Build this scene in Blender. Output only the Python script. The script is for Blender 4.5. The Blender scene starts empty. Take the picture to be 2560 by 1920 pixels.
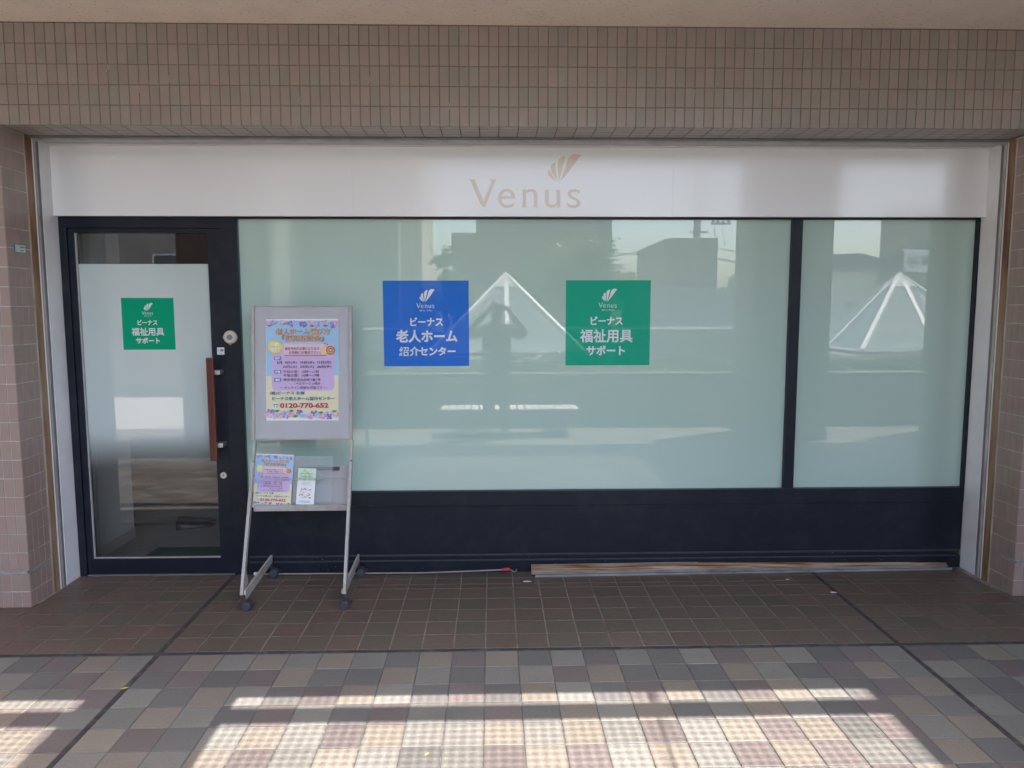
import bpy, bmesh, math, random
from mathutils import Vector, Matrix
random.seed(7)
R = math.radians
S = bpy.context.scene
COL = S.collection

# ------------------------------------------------------------ camera
PITCH, YAW, ROLL = R(5.873), R(1.455), R(-0.092)
cp, sp, cy, sy = math.cos(PITCH), math.sin(PITCH), math.cos(YAW), math.sin(YAW)
fwd = Vector((sy*cp, cy*cp, -sp)); rgt = Vector((cy, -sy, 0)); up = rgt.cross(fwd)
r2 = rgt*math.cos(ROLL) + up*math.sin(ROLL); u2 = -rgt*math.sin(ROLL) + up*math.cos(ROLL)
cam = bpy.data.objects.new('camera', bpy.data.cameras.new('camera')); COL.objects.link(cam)
M4 = Matrix.Identity(4)
for i, vv in enumerate((r2, u2, -fwd)):
    for k in range(3): M4[k][i] = vv[k]
M4.translation = Vector((0, 0, 1.5895))
cam.matrix_world = M4
cam.data.sensor_width = 36; cam.data.lens = 1855.87/2560*36
cam.data.clip_start = 0.05; cam.data.clip_end = 2000
S.camera = cam

# ------------------------------------------------------------ world, sun, exposure
SUN_DIR = Vector((-0.355, 0.198, -1.0)).normalized()
w = bpy.data.worlds.new('World'); S.world = w; w.use_nodes = True
nt = w.node_tree; bg = nt.nodes['Background']
sky = nt.nodes.new('ShaderNodeTexSky'); sky.sky_type = 'NISHITA'; sky.sun_disc = False
sky.sun_elevation = math.asin(-SUN_DIR.z); sky.sun_rotation = math.atan2(-SUN_DIR.x, -SUN_DIR.y)
sky.air_density = 1.0; sky.dust_density = 3.2; sky.ozone_density = 1.0
nt.links.new(sky.outputs[0], bg.inputs[0]); bg.inputs[1].default_value = 0.128
sl = bpy.data.lights.new('sun', 'SUN'); sl.energy = 2.5; sl.angle = R(0.5); sl.color = (1, .95, .88)
so = bpy.data.objects.new('sun', sl); COL.objects.link(so)
so.rotation_euler = SUN_DIR.to_track_quat('-Z', 'Y').to_euler()
S.view_settings.view_transform = 'Standard'; S.view_settings.look = 'None'
S.view_settings.exposure = 2.98; S.view_settings.gamma = 1
S.view_settings.use_curve_mapping = False

# ------------------------------------------------------------ materials
MATS = {}
def mat(name, col, rough=.6, metal=0, noise=0, nscale=30, bump=0, bscale=200, spec=.5, coat=0, coat_r=.03,
        rnd=0, dirt=None, dirt_scale=3, dirt_amt=.5, alpha=None, vec=None, rndhue=None):
    if name in MATS: return MATS[name]
    m = bpy.data.materials.new(name); m.use_nodes = True; n = m.node_tree.nodes; l = m.node_tree.links
    b = n['Principled BSDF']; b.inputs['Roughness'].default_value = rough; b.inputs['Metallic'].default_value = metal
    b.inputs['Specular IOR Level'].default_value = spec
    b.inputs['Coat Weight'].default_value = coat; b.inputs['Coat Roughness'].default_value = coat_r
    geo = n.new('ShaderNodeNewGeometry')
    pos = geo.outputs['Position']
    if vec:
        mp = n.new('ShaderNodeMapping'); mp.inputs['Scale'].default_value = vec
        l.new(pos, mp.inputs[0]); pos = mp.outputs[0]
    rgb = n.new('ShaderNodeRGB'); rgb.outputs[0].default_value = (*col, 1); cur = rgb.outputs[0]
    def mix(fac, a, bcol, mode='MIX'):
        x = n.new('ShaderNodeMix'); x.data_type = 'RGBA'; x.blend_type = mode
        if isinstance(fac, (int, float)): x.inputs[0].default_value = fac
        else: l.new(fac, x.inputs[0])
        l.new(a, x.inputs[6])
        if isinstance(bcol, tuple): x.inputs[7].default_value = (*bcol, 1)
        else: l.new(bcol, x.inputs[7])
        return x.outputs[2]
    if rndhue:
        oi = n.new('ShaderNodeObjectInfo')
        ad = n.new('ShaderNodeMath'); ad.operation = 'ADD'; l.new(oi.outputs['Random'], ad.inputs[0]); l.new(geo.outputs['Random Per Island'], ad.inputs[1])
        fa = n.new('ShaderNodeMath'); fa.operation = 'FRACT'; l.new(ad.outputs[0], fa.inputs[0])
        rp = n.new('ShaderNodeValToRGB'); rp.color_ramp.interpolation = 'LINEAR'
        rp.color_ramp.elements[0].color = (*col, 1); rp.color_ramp.elements[1].color = (*rndhue, 1)
        l.new(fa.outputs[0], rp.inputs[0]); cur = rp.outputs[0]
    if rnd:
        oi = n.new('ShaderNodeObjectInfo'); mr = n.new('ShaderNodeMapRange')
        mr.inputs[3].default_value = 1-rnd; mr.inputs[4].default_value = 1+rnd
        ad = n.new('ShaderNodeMath'); ad.operation = 'ADD'; l.new(oi.outputs['Random'], ad.inputs[0]); l.new(geo.outputs['Random Per Island'], ad.inputs[1])
        mm = n.new('ShaderNodeMath'); mm.operation = 'MULTIPLY'; mm.inputs[1].default_value = 7.31
        fr = n.new('ShaderNodeMath'); fr.operation = 'FRACT'
        l.new(ad.outputs[0], mm.inputs[0]); l.new(mm.outputs[0], fr.inputs[0]); l.new(fr.outputs[0], mr.inputs[0])
        cur = mix(1.0, cur, mr.outputs[0], 'MULTIPLY')
    if noise:
        t = n.new('ShaderNodeTexNoise'); t.inputs['Scale'].default_value = nscale; t.inputs['Detail'].default_value = 5
        l.new(pos, t.inputs['Vector']); mr = n.new('ShaderNodeMapRange')
        mr.inputs[1].default_value = .3; mr.inputs[2].default_value = .7
        mr.inputs[3].default_value = 1-noise; mr.inputs[4].default_value = 1+noise
        l.new(t.outputs[0], mr.inputs[0]); cur = mix(1.0, cur, mr.outputs[0], 'MULTIPLY')
    if dirt:
        t = n.new('ShaderNodeTexNoise'); t.inputs['Scale'].default_value = dirt_scale; t.inputs['Detail'].default_value = 8
        t.inputs['Roughness'].default_value = .65
        l.new(pos, t.inputs['Vector']); mr = n.new('ShaderNodeMapRange')
        mr.inputs[1].default_value = .48; mr.inputs[2].default_value = .66; mr.inputs[3].default_value = 0; mr.inputs[4].default_value = dirt_amt
        l.new(t.outputs[0], mr.inputs[0]); cur = mix(mr.outputs[0], cur, dirt)
    l.new(cur, b.inputs['Base Color'])
    if bump:
        t = n.new('ShaderNodeTexNoise'); t.inputs['Scale'].default_value = bscale; t.inputs['Detail'].default_value = 4
        l.new(pos, t.inputs['Vector']); bp = n.new('ShaderNodeBump'); bp.inputs['Strength'].default_value = bump
        bp.inputs['Distance'].default_value = .002; l.new(t.outputs[0], bp.inputs['Height']); l.new(bp.outputs[0], b.inputs['Normal'])
    MATS[name] = m
    return m

# floor tiles: five glazes
TL = mat('tile_light', (.192, .180, .160), .5, noise=.10, nscale=90, bump=.15, dirt=(.12, .11, .10), dirt_scale=2.6, dirt_amt=.26, rnd=.08)
TD = mat('tile_dark', (.130, .122, .114), .5, noise=.10, nscale=90, bump=.15, dirt=(.08, .075, .07), dirt_scale=2.6, dirt_amt=.26, rnd=.1)
TB = mat('tile_beige', (.205, .174, .143), .5, noise=.10, nscale=90, bump=.15, dirt=(.12, .10, .085), dirt_scale=2.6, dirt_amt=.26, rnd=.1)
TR = mat('tile_mauve', (.142, .116, .110), .5, noise=.10, nscale=90, bump=.15, dirt=(.08, .07, .065), dirt_scale=2.6, dirt_amt=.26, rnd=.12)
TG = mat('tile_grey', (.168, .158, .142), .5, noise=.10, nscale=90, bump=.15, dirt=(.10, .09, .08), dirt_scale=2.6, dirt_amt=.26, rnd=.1)
QT = mat('quarry_tile', (.132, .087, .068), .45, noise=.12, nscale=40, bump=.12, rnd=.08, rndhue=(.108, .090, .066), dirt=(.085, .07, .06), dirt_scale=2.2, dirt_amt=.35)
GROUT_F = mat('grout_dark', (.13, .12, .115), .9, noise=.3, nscale=20, dirt=(.05, .05, .05), dirt_scale=9)
GROUT_Q = mat('grout_brown', (.30, .255, .23), .9, noise=.25, nscale=14, dirt=(.10, .085, .08), dirt_scale=4, dirt_amt=.6)
JOINT = mat('rubber_joint', (.035, .033, .035), .7, noise=.4, nscale=40, dirt=(.16, .16, .16), dirt_scale=14, dirt_amt=.4)
WT = mat('wall_tile', (.30, .235, .205), .35, noise=.04, nscale=14, rnd=.06, rndhue=(.262, .235, .205), bump=.05)
WTP = mat('pillar_tile', (.325, .225, .20), .35, noise=.04, nscale=14, rnd=.05, rndhue=(.30, .228, .192), bump=.05)
GROUT_L = mat('grout_lintel', (.20, .145, .122), .9, noise=.3, nscale=12, dirt=(.10, .075, .065), dirt_scale=6)
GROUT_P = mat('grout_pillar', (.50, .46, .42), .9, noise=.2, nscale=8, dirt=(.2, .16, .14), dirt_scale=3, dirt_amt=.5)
SEAL = mat('silicone_seal', (.27, .28, .27), .6, noise=.2, nscale=20)
SOFFIT = mat('soffit_board', (.78, .66, .56), .95, noise=.05, nscale=6)
CONC = mat('painted_concrete', (.50, .46, .42), .85, noise=.08, nscale=4)
NAVY = mat('navy_aluminium', (.0085, .0115, .021), .45, noise=.08, nscale=3, dirt=(.03, .032, .038), dirt_scale=7, dirt_amt=.4, coat=.07, coat_r=.2, spec=.3)
NAVYL = mat('navy_edge_highlight', (.035, .04, .05), .5, noise=.3, nscale=20)  # lighter navy paints the highlight lines along the two ledges
WHITEP = mat('white_panel', (.86, .85, .85), .34, spec=.6, coat=.85, coat_r=.09)
WHITEA = mat('white_reveal', (.78, .77, .78), .4, noise=.04, nscale=3, dirt=(.35, .28, .22), dirt_scale=4, dirt_amt=.15)
ALU = mat('aluminium', (.46, .44, .43), .45, metal=.3, noise=.1, nscale=10, dirt=(.2, .18, .16), dirt_scale=8, dirt_amt=.3)
ALUD = mat('aluminium_dark', (.16, .155, .155), .5, noise=.2, nscale=10)
BLACK = mat('black_slot', (.012, .012, .014), .7)
GREYM = mat('grey_painted_steel', (.42, .40, .37), .45, noise=.10, nscale=12, dirt=(.20, .15, .11), dirt_scale=10, dirt_amt=.35)
GOLD = mat('bronze_lettering', (.74, .60, .46), .4, coat=.8, coat_r=.09)
WPRINT = mat('white_print', (.72, .74, .78), .4, coat=.6, coat_r=.03)
BLUE = mat('blue_film', (.028, .17, .64), .6, spec=.1, coat=.3, coat_r=.0)
GREEN = mat('green_film', (.0, .38, .23), .5, spec=.2, coat=.3, coat_r=.0)
GREEND = mat('green_film_door', (.0, .34, .17), .5, spec=.12, coat=.04, coat_r=.0)
MAHOG = mat('mahogany_handle', (.10, .022, .016), .3, noise=.35, nscale=20, vec=(30, 30, 1), coat=.4)
CHROME = mat('brushed_steel', (.62, .62, .60), .3, metal=.8)
IVORY = mat('ivory_plastic', (.60, .54, .38), .4)
LENSB = mat('blue_lens', (.17, .23, .38), .2)
BLACKP = mat('black_plastic', (.035, .037, .045), .45)
RED = mat('red_plastic', (.55, .05, .07), .4)
BRASS = mat('wire_metal', (.40, .34, .26), .4, metal=.5)
WOODW = mat('bench_slat', (.55, .51, .45), .6, noise=.15, nscale=9)
BENCHB = mat('bench_base', (.05, .05, .05), .6)
COLT = mat('column_tile', (.27, .225, .20), .5, noise=.08, nscale=3)
WHITEM = mat('white_metal_trim', (.78, .78, .76), .4)
LEAF1 = mat('leaf_green', (.10, .145, .05), .45, noise=.45, nscale=1.2, rnd=.1)
LEAF2 = mat('leaf_hedge', (.085, .125, .045), .45, noise=.5, nscale=3)
BARK = mat('bark', (.10, .075, .055), .9, noise=.3, nscale=10)
YLEAF = mat('yellow_leaf', (.62, .50, .06), .6)
PAPER = mat('white_paper', (.80, .80, .82), .6)
CLOTH = mat('dark_clothing', (.02, .022, .027), .9)
SKIN = mat('skin', (.45, .28, .20), .6)
HAIR = mat('dark_hair', (.02, .018, .016), .6)

# rust for the loose rail: streaks along its length
def rust_mat():
    m = bpy.data.materials.new('rusty_rail'); m.use_nodes = True; n = m.node_tree.nodes; l = m.node_tree.links
    b = n['Principled BSDF']; b.inputs['Roughness'].default_value = .6
    g = n.new('ShaderNodeNewGeometry'); mp = n.new('ShaderNodeMapping'); mp.inputs['Scale'].default_value = (2.2, 60, 60)
    t = n.new('ShaderNodeTexNoise'); t.inputs['Scale'].default_value = 1.5; t.inputs['Detail'].default_value = 9; t.inputs['Roughness'].default_value = .7
    l.new(g.outputs['Position'], mp.inputs[0]); l.new(mp.outputs[0], t.inputs['Vector'])
    r = n.new('ShaderNodeValToRGB'); e = r.color_ramp.elements
    e[0].position = .36; e[0].color = (.05, .025, .015, 1); e[1].position = .46; e[1].color = (.26, .11, .04, 1)
    x = e.new(.53); x.color = (.30, .19, .10, 1); x = e.new(.62); x.color = (.38, .33, .26, 1)
    l.new(t.outputs[0], r.inputs[0]); l.new(r.outputs[0], b.inputs['Base Color'])
    return m
RUST = rust_mat()
def guide_mat():
    # beige steel guide with rust bleeding through in long vertical patches
    m = bpy.data.materials.new('rust_stained_guide'); m.use_nodes = True; n = m.node_tree.nodes; l = m.node_tree.links
    b = n['Principled BSDF']; b.inputs['Roughness'].default_value = .55
    g = n.new('ShaderNodeNewGeometry'); mp = n.new('ShaderNodeMapping'); mp.inputs['Scale'].default_value = (9, 9, 1.3)
    t = n.new('ShaderNodeTexNoise'); t.inputs['Scale'].default_value = 1.3; t.inputs['Detail'].default_value = 6
    l.new(g.outputs['Position'], mp.inputs[0]); l.new(mp.outputs[0], t.inputs['Vector'])
    r = n.new('ShaderNodeValToRGB'); e = r.color_ramp.elements
    e[0].position = .38; e[0].color = (.15, .058, .024, 1); e[1].position = .66; e[1].color = (.36, .28, .19, 1)
    x = e.new(.47); x.color = (.24, .128, .06, 1)
    l.new(t.outputs[0], r.inputs[0]); l.new(r.outputs[0], b.inputs['Base Color'])
    return m
GUIDE = guide_mat()
def soffit_mat():
    m = SOFFIT; n = m.node_tree.nodes; l = m.node_tree.links; b = n['Principled BSDF']
    g = n.new('ShaderNodeNewGeometry'); mp = n.new('ShaderNodeMapping'); mp.inputs['Scale'].default_value = (45, 130, 45)
    mp.inputs['Rotation'].default_value = (0, 0, R(8))
    t = n.new('ShaderNodeTexNoise'); t.inputs['Scale'].default_value = 1; t.inputs['Detail'].default_value = 3
    l.new(g.outputs['Position'], mp.inputs[0]); l.new(mp.outputs[0], t.inputs['Vector'])
    mr = n.new('ShaderNodeMapRange'); mr.inputs[1].default_value = .31; mr.inputs[2].default_value = .37; mr.inputs[3].default_value = .5; mr.inputs[4].default_value = 1
    l.new(t.outputs[0], mr.inputs[0])
    old = b.inputs['Base Color'].links[0].from_socket
    x = n.new('ShaderNodeMix'); x.data_type = 'RGBA'; x.blend_type = 'MULTIPLY'; x.inputs[0].default_value = 1
    l.new(old, x.inputs[6]); l.new(mr.outputs[0], x.inputs[7]); l.new(x.outputs[2], b.inputs['Base Color'])
soffit_mat()
def film_shader(n, l, col, tcol, refl=2.6, ior=1.5):
    """white film behind glass: part of the light scatters back, part goes through; the glass mirrors the street"""
    d = n.new('ShaderNodeBsdfDiffuse'); d.inputs[0].default_value = (*col, 1)
    t = n.new('ShaderNodeBsdfTranslucent'); t.inputs[0].default_value = (*tcol, 1)
    a = n.new('ShaderNodeAddShader'); l.new(d.outputs[0], a.inputs[0]); l.new(t.outputs[0], a.inputs[1])
    g = n.new('ShaderNodeBsdfGlossy'); g.inputs['Roughness'].default_value = 0
    f = n.new('ShaderNodeFresnel'); f.inputs[0].default_value = ior
    geo = n.new('ShaderNodeNewGeometry')
    inv = n.new('ShaderNodeMath'); inv.operation = 'SUBTRACT'; inv.inputs[0].default_value = 1; l.new(geo.outputs['Backfacing'], inv.inputs[1])
    ml = n.new('ShaderNodeMath'); ml.operation = 'MULTIPLY'; ml.inputs[1].default_value = refl; ml.use_clamp = True; l.new(f.outputs[0], ml.inputs[0])
    m2 = n.new('ShaderNodeMath'); m2.operation = 'MULTIPLY'; l.new(ml.outputs[0], m2.inputs[0]); l.new(inv.outputs[0], m2.inputs[1])
    mx = n.new('ShaderNodeMixShader'); l.new(m2.outputs[0], mx.inputs[0]); l.new(a.outputs[0], mx.inputs[1]); l.new(g.outputs[0], mx.inputs[2])
    return mx
def frosted():
    m = bpy.data.materials.new('frosted_glass'); m.use_nodes = True; n = m.node_tree.nodes; l = m.node_tree.links
    n.remove(n['Principled BSDF'])
    mx = film_shader(n, l, (.47, .62, .545), (.38, .35, .38), 2.55); l.new(mx.outputs[0], n['Material Output'].inputs[0])
    return m
FROST = frosted()
def door_glass():
    # clear float glass with a frosted film that starts below a strip and fades out in dots towards the floor
    m = bpy.data.materials.new('door_glass_film'); m.use_nodes = True; n = m.node_tree.nodes; l = m.node_tree.links
    out = n['Material Output']; b = n['Principled BSDF']
    n.remove(b); b = film_shader(n, l, (.60, .68, .65), (.34, .31, .33), 2.1)
    tr = n.new('ShaderNodeBsdfTransparent'); tr.inputs[0].default_value = (.93, .97, .95, 1)
    gl = n.new('ShaderNodeBsdfGlossy'); gl.inputs['Roughness'].default_value = 0
    fr = n.new('ShaderNodeFresnel'); fr.inputs[0].default_value = 1.6
    ml = n.new('ShaderNodeMath'); ml.operation = 'MULTIPLY'; ml.inputs[1].default_value = 2.6
    l.new(fr.outputs[0], ml.inputs[0])
    clear = n.new('ShaderNodeMixShader'); l.new(ml.outputs[0], clear.inputs[0]); l.new(tr.outputs[0], clear.inputs[1]); l.new(gl.outputs[0], clear.inputs[2])
    g = n.new('ShaderNodeNewGeometry'); sx = n.new('ShaderNodeSeparateXYZ'); l.new(g.outputs['Position'], sx.inputs[0])
    fade = n.new('ShaderNodeMapRange'); fade.inputs[1].default_value = .52; fade.inputs[2].default_value = .98; l.new(sx.outputs[2], fade.inputs[0])
    # dot screen
    vo = n.new('ShaderNodeTexVoronoi'); vo.inputs['Scale'].default_value = 260; vo.inputs['Randomness'].default_value = 0
    l.new(g.outputs['Position'], vo.inputs['Vector'])
    dm = n.new('ShaderNodeMapRange'); dm.inputs[1].default_value = 0; dm.inputs[2].default_value = .8; l.new(vo.outputs['Distance'], dm.inputs[0])
    gt = n.new('ShaderNodeMath'); gt.operation = 'GREATER_THAN'; l.new(fade.outputs[0], gt.inputs[0]); l.new(dm.outputs[0], gt.inputs[1])
    lt = n.new('ShaderNodeMath'); lt.operation = 'LESS_THAN'; lt.inputs[1].default_value = 1.843; l.new(sx.outputs[2], lt.inputs[0])
    mu = n.new('ShaderNodeMath'); mu.operation = 'MULTIPLY'; l.new(gt.outputs[0], mu.inputs[0]); l.new(lt.outputs[0], mu.inputs[1])
    mu2 = n.new('ShaderNodeMath'); mu2.operation = 'MULTIPLY'; mu2.inputs[1].default_value = .93; l.new(mu.outputs[0], mu2.inputs[0])
    mx = n.new('ShaderNodeMixShader'); l.new(mu2.outputs[0], mx.inputs[0]); l.new(clear.outputs[0], mx.inputs[1]); l.new(b.outputs[0], mx.inputs[2])
    l.new(mx.outputs[0], out.inputs[0])
    return m
DGLASS = door_glass()
def clear_mat(name, tint, refl, milky=0):
    m = bpy.data.materials.new(name); m.use_nodes = True; n = m.node_tree.nodes; l = m.node_tree.links
    out = n['Material Output']; b = n['Principled BSDF']; b.inputs['Roughness'].default_value = .05; b.inputs['Base Color'].default_value = (.75, .78, .8, 1)
    tr = n.new('ShaderNodeBsdfTransparent'); tr.inputs[0].default_value = (*tint, 1)
    mx = n.new('ShaderNodeMixShader'); mx.inputs[0].default_value = refl
    l.new(tr.outputs[0], mx.inputs[1]); l.new(b.outputs[0], mx.inputs[2]); l.new(mx.outputs[0], out.inputs[0])
    return m
ACRYL = clear_mat('clear_acrylic', (.93, .95, .95), .16)
SKYGL = clear_mat('skylight_glass', (.80, .86, .86), .42)
SKYGL.node_tree.nodes['Principled BSDF'].inputs['Base Color'].default_value = (.40, .46, .48, 1)

# ------------------------------------------------------------ geometry helpers
class MB:
    def __init__(s): s.v = []; s.f = []; s.mi = []
    def box(s, x0, x1, y0, y1, z0, z1, mi=0, M=None):
        b = len(s.v)
        vs = [Vector(p) for p in ((x0,y0,z0),(x1,y0,z0),(x1,y1,z0),(x0,y1,z0),(x0,y0,z1),(x1,y0,z1),(x1,y1,z1),(x0,y1,z1))]
        if M: vs = [M @ q for q in vs]
        s.v += vs
        for q in ((3,2,1,0),(4,5,6,7),(0,1,5,4),(1,2,6,5),(2,3,7,6),(3,0,4,7)):
            s.f.append(tuple(b+i for i in q)); s.mi.append(mi)
        return s
    def poly(s, pts, mi=0):
        b = len(s.v); s.v += [Vector(p) for p in pts]; s.f.append(tuple(range(b, b+len(pts)))); s.mi.append(mi); return s
    def bar(s, a, b_, w, h, mi=0, upv=(0,0,1)):
        a = Vector(a); b_ = Vector(b_); d = (b_-a); L = d.length; d.normalize()
        u = Vector(upv); r = d.cross(u).normalized(); u = r.cross(d)
        M = Matrix((r, d, u)).transposed().to_4x4(); M.translation = a
        return s.box(-w/2, w/2, 0, L, -h/2, h/2, mi, M)
    def tube(s, pts, rad, n=10, mi=0, cap=True):
        pts = [Vector(p) for p in pts]; rings = []
        rads = rad if isinstance(rad, (list, tuple)) else [rad]*len(pts)
        ref = None
        for i, p in enumerate(pts):
            d = (pts[min(i+1, len(pts)-1)] - pts[max(i-1, 0)]).normalized()
            if ref is None:
                ref = Vector((0, 0, 1)) if abs(d.z) < .9 else Vector((1, 0, 0))
            r = d.cross(ref).normalized(); ref = r.cross(d).normalized()
            ring = []
            for k in range(n):
                a = 2*math.pi*k/n
                ring.append(len(s.v)); s.v.append(p + (r*math.cos(a) + ref*math.sin(a))*rads[i])
            rings.append(ring)
        for A, B in zip(rings, rings[1:]):
            for k in range(n):
                s.f.append((A[k], A[(k+1) % n], B[(k+1) % n], B[k])); s.mi.append(mi)
        if cap:
            s.f.append(tuple(reversed(rings[0]))); s.mi.append(mi); s.f.append(tuple(rings[-1])); s.mi.append(mi)
        return s
    def prism(s, pts2, y0, y1, mi=0, axis='y'):
        # outline in x,z extruded along y (or outline in y,z extruded along x)
        n = len(pts2); b = len(s.v)
        for q in (y0, y1):
            for (p, z) in pts2: s.v.append(Vector((p, q, z)) if axis == 'y' else Vector((q, p, z)))
        s.f.append(tuple(b+i for i in range(n))); s.f.append(tuple(b+n+i for i in reversed(range(n)))); s.mi += [mi, mi]
        for i in range(n):
            j = (i+1) % n; s.f.append((b+j, b+i, b+n+i, b+n+j)); s.mi.append(mi)
        return s
    def mesh(s, name, mats, smooth=False):
        me = bpy.data.meshes.new(name); me.from_pydata([tuple(q) for q in s.v], [], s.f)
        for m in (mats if isinstance(mats, (list, tuple)) else [mats]): me.materials.append(m)
        me.polygons.foreach_set('material_index', s.mi)
        if len(s.f) > 1:
            bm = bmesh.new(); bm.from_mesh(me); bmesh.ops.recalc_face_normals(bm, faces=bm.faces); bm.to_mesh(me); bm.free()
        if smooth:
            for p in me.polygons: p.use_smooth = True
        me.update(); return me
    def build(s, name, mats, parent=None, smooth=False, bevel=0):
        o = bpy.data.objects.new(name, s.mesh(name, mats, smooth)); COL.objects.link(o)
        if parent: o.parent = parent
        if bevel:
            md = o.modifiers.new('bevel', 'BEVEL'); md.width = bevel; md.segments = 2; md.limit_method = 'ANGLE'
        return o
def tag(o, label=None, cat=None, group=None, kind=None):
    if label: o['label'] = label
    if cat: o['category'] = cat
    if group: o['group'] = group
    if kind: o['kind'] = kind
    return o
def thing(name, label, cat, loc=(0,0,0), group=None, rot=None):
    o = bpy.data.objects.new(name, None); o.empty_display_size = .1; COL.objects.link(o); o.location = loc
    if rot: o.rotation_euler = rot
    return tag(o, label, cat, group)
def struct(name):
    o = bpy.data.objects.new(name, None); COL.objects.link(o); o['kind'] = 'structure'; return o
def inst(me, name, M, parent):
    o = bpy.data.objects.new(name, me); COL.objects.link(o); o.parent = parent; o.matrix_basis = M; return o
def box(name, x0, x1, y0, y1, z0, z1, m, parent=None, bevel=0):
    return MB().box(x0, x1, y0, y1, z0, z1).build(name, m, parent, bevel=bevel)
def tile_mb(w_, h_, t=.008, c=.0012, mb=None, M=None, mi=0):
    mb = mb or MB(); b = len(mb.v); a, d = w_/2, h_/2
    vs = [(-a,-d,-t),(a,-d,-t),(a,d,-t),(-a,d,-t),(-a,-d,-c),(a,-d,-c),(a,d,-c),(-a,d,-c),(-a+c,-d+c,0),(a-c,-d+c,0),(a-c,d-c,0),(-a+c,d-c,0)]
    for q in vs: mb.v.append((M @ Vector(q)) if M else Vector(q))
    for k in range(4):
        j = (k+1) % 4
        mb.f.append((b+k, b+j, b+4+j, b+4+k)); mb.f.append((b+4+k, b+4+j, b+8+j, b+8+k)); mb.mi += [mi, mi]
    mb.f.append((b+8, b+9, b+10, b+11)); mb.mi.append(mi)
    return mb
def tmesh(name, w_, h_, m, t=.008, c=.0012): return tile_mb(w_, h_, t, c).mesh(name, m)
def face_y(x, y, z, jit=0):      # tile faces -Y
    M = Matrix.Rotation(R(90), 4, 'X'); M.translation = (x, y, z)
    if jit: M = M @ Matrix.Rotation(random.gauss(0, jit), 4, 'X') @ Matrix.Rotation(random.gauss(0, jit), 4, 'Y')
    return M
def face_x(x, y, z, s, jit=0):   # faces +X (s=1) or -X
    M = (Matrix.Rotation(R(90)*s, 4, 'Z') @ Matrix.Rotation(R(90), 4, 'X')); M.translation = (x, y, z)
    if jit: M = M @ Matrix.Rotation(random.gauss(0, jit), 4, 'X') @ Matrix.Rotation(random.gauss(0, jit), 4, 'Y')
    return M
def face_z(x, y, z, dz=1, jit=0):
    M = Matrix.Identity(4) if dz > 0 else Matrix.Rotation(R(180), 4, 'X'); M.translation = (x, y, z)
    if jit: M = M @ Matrix.Rotation(random.gauss(0, jit), 4, 'X') @ Matrix.Rotation(random.gauss(0, jit), 4, 'Y')
    return M

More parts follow.
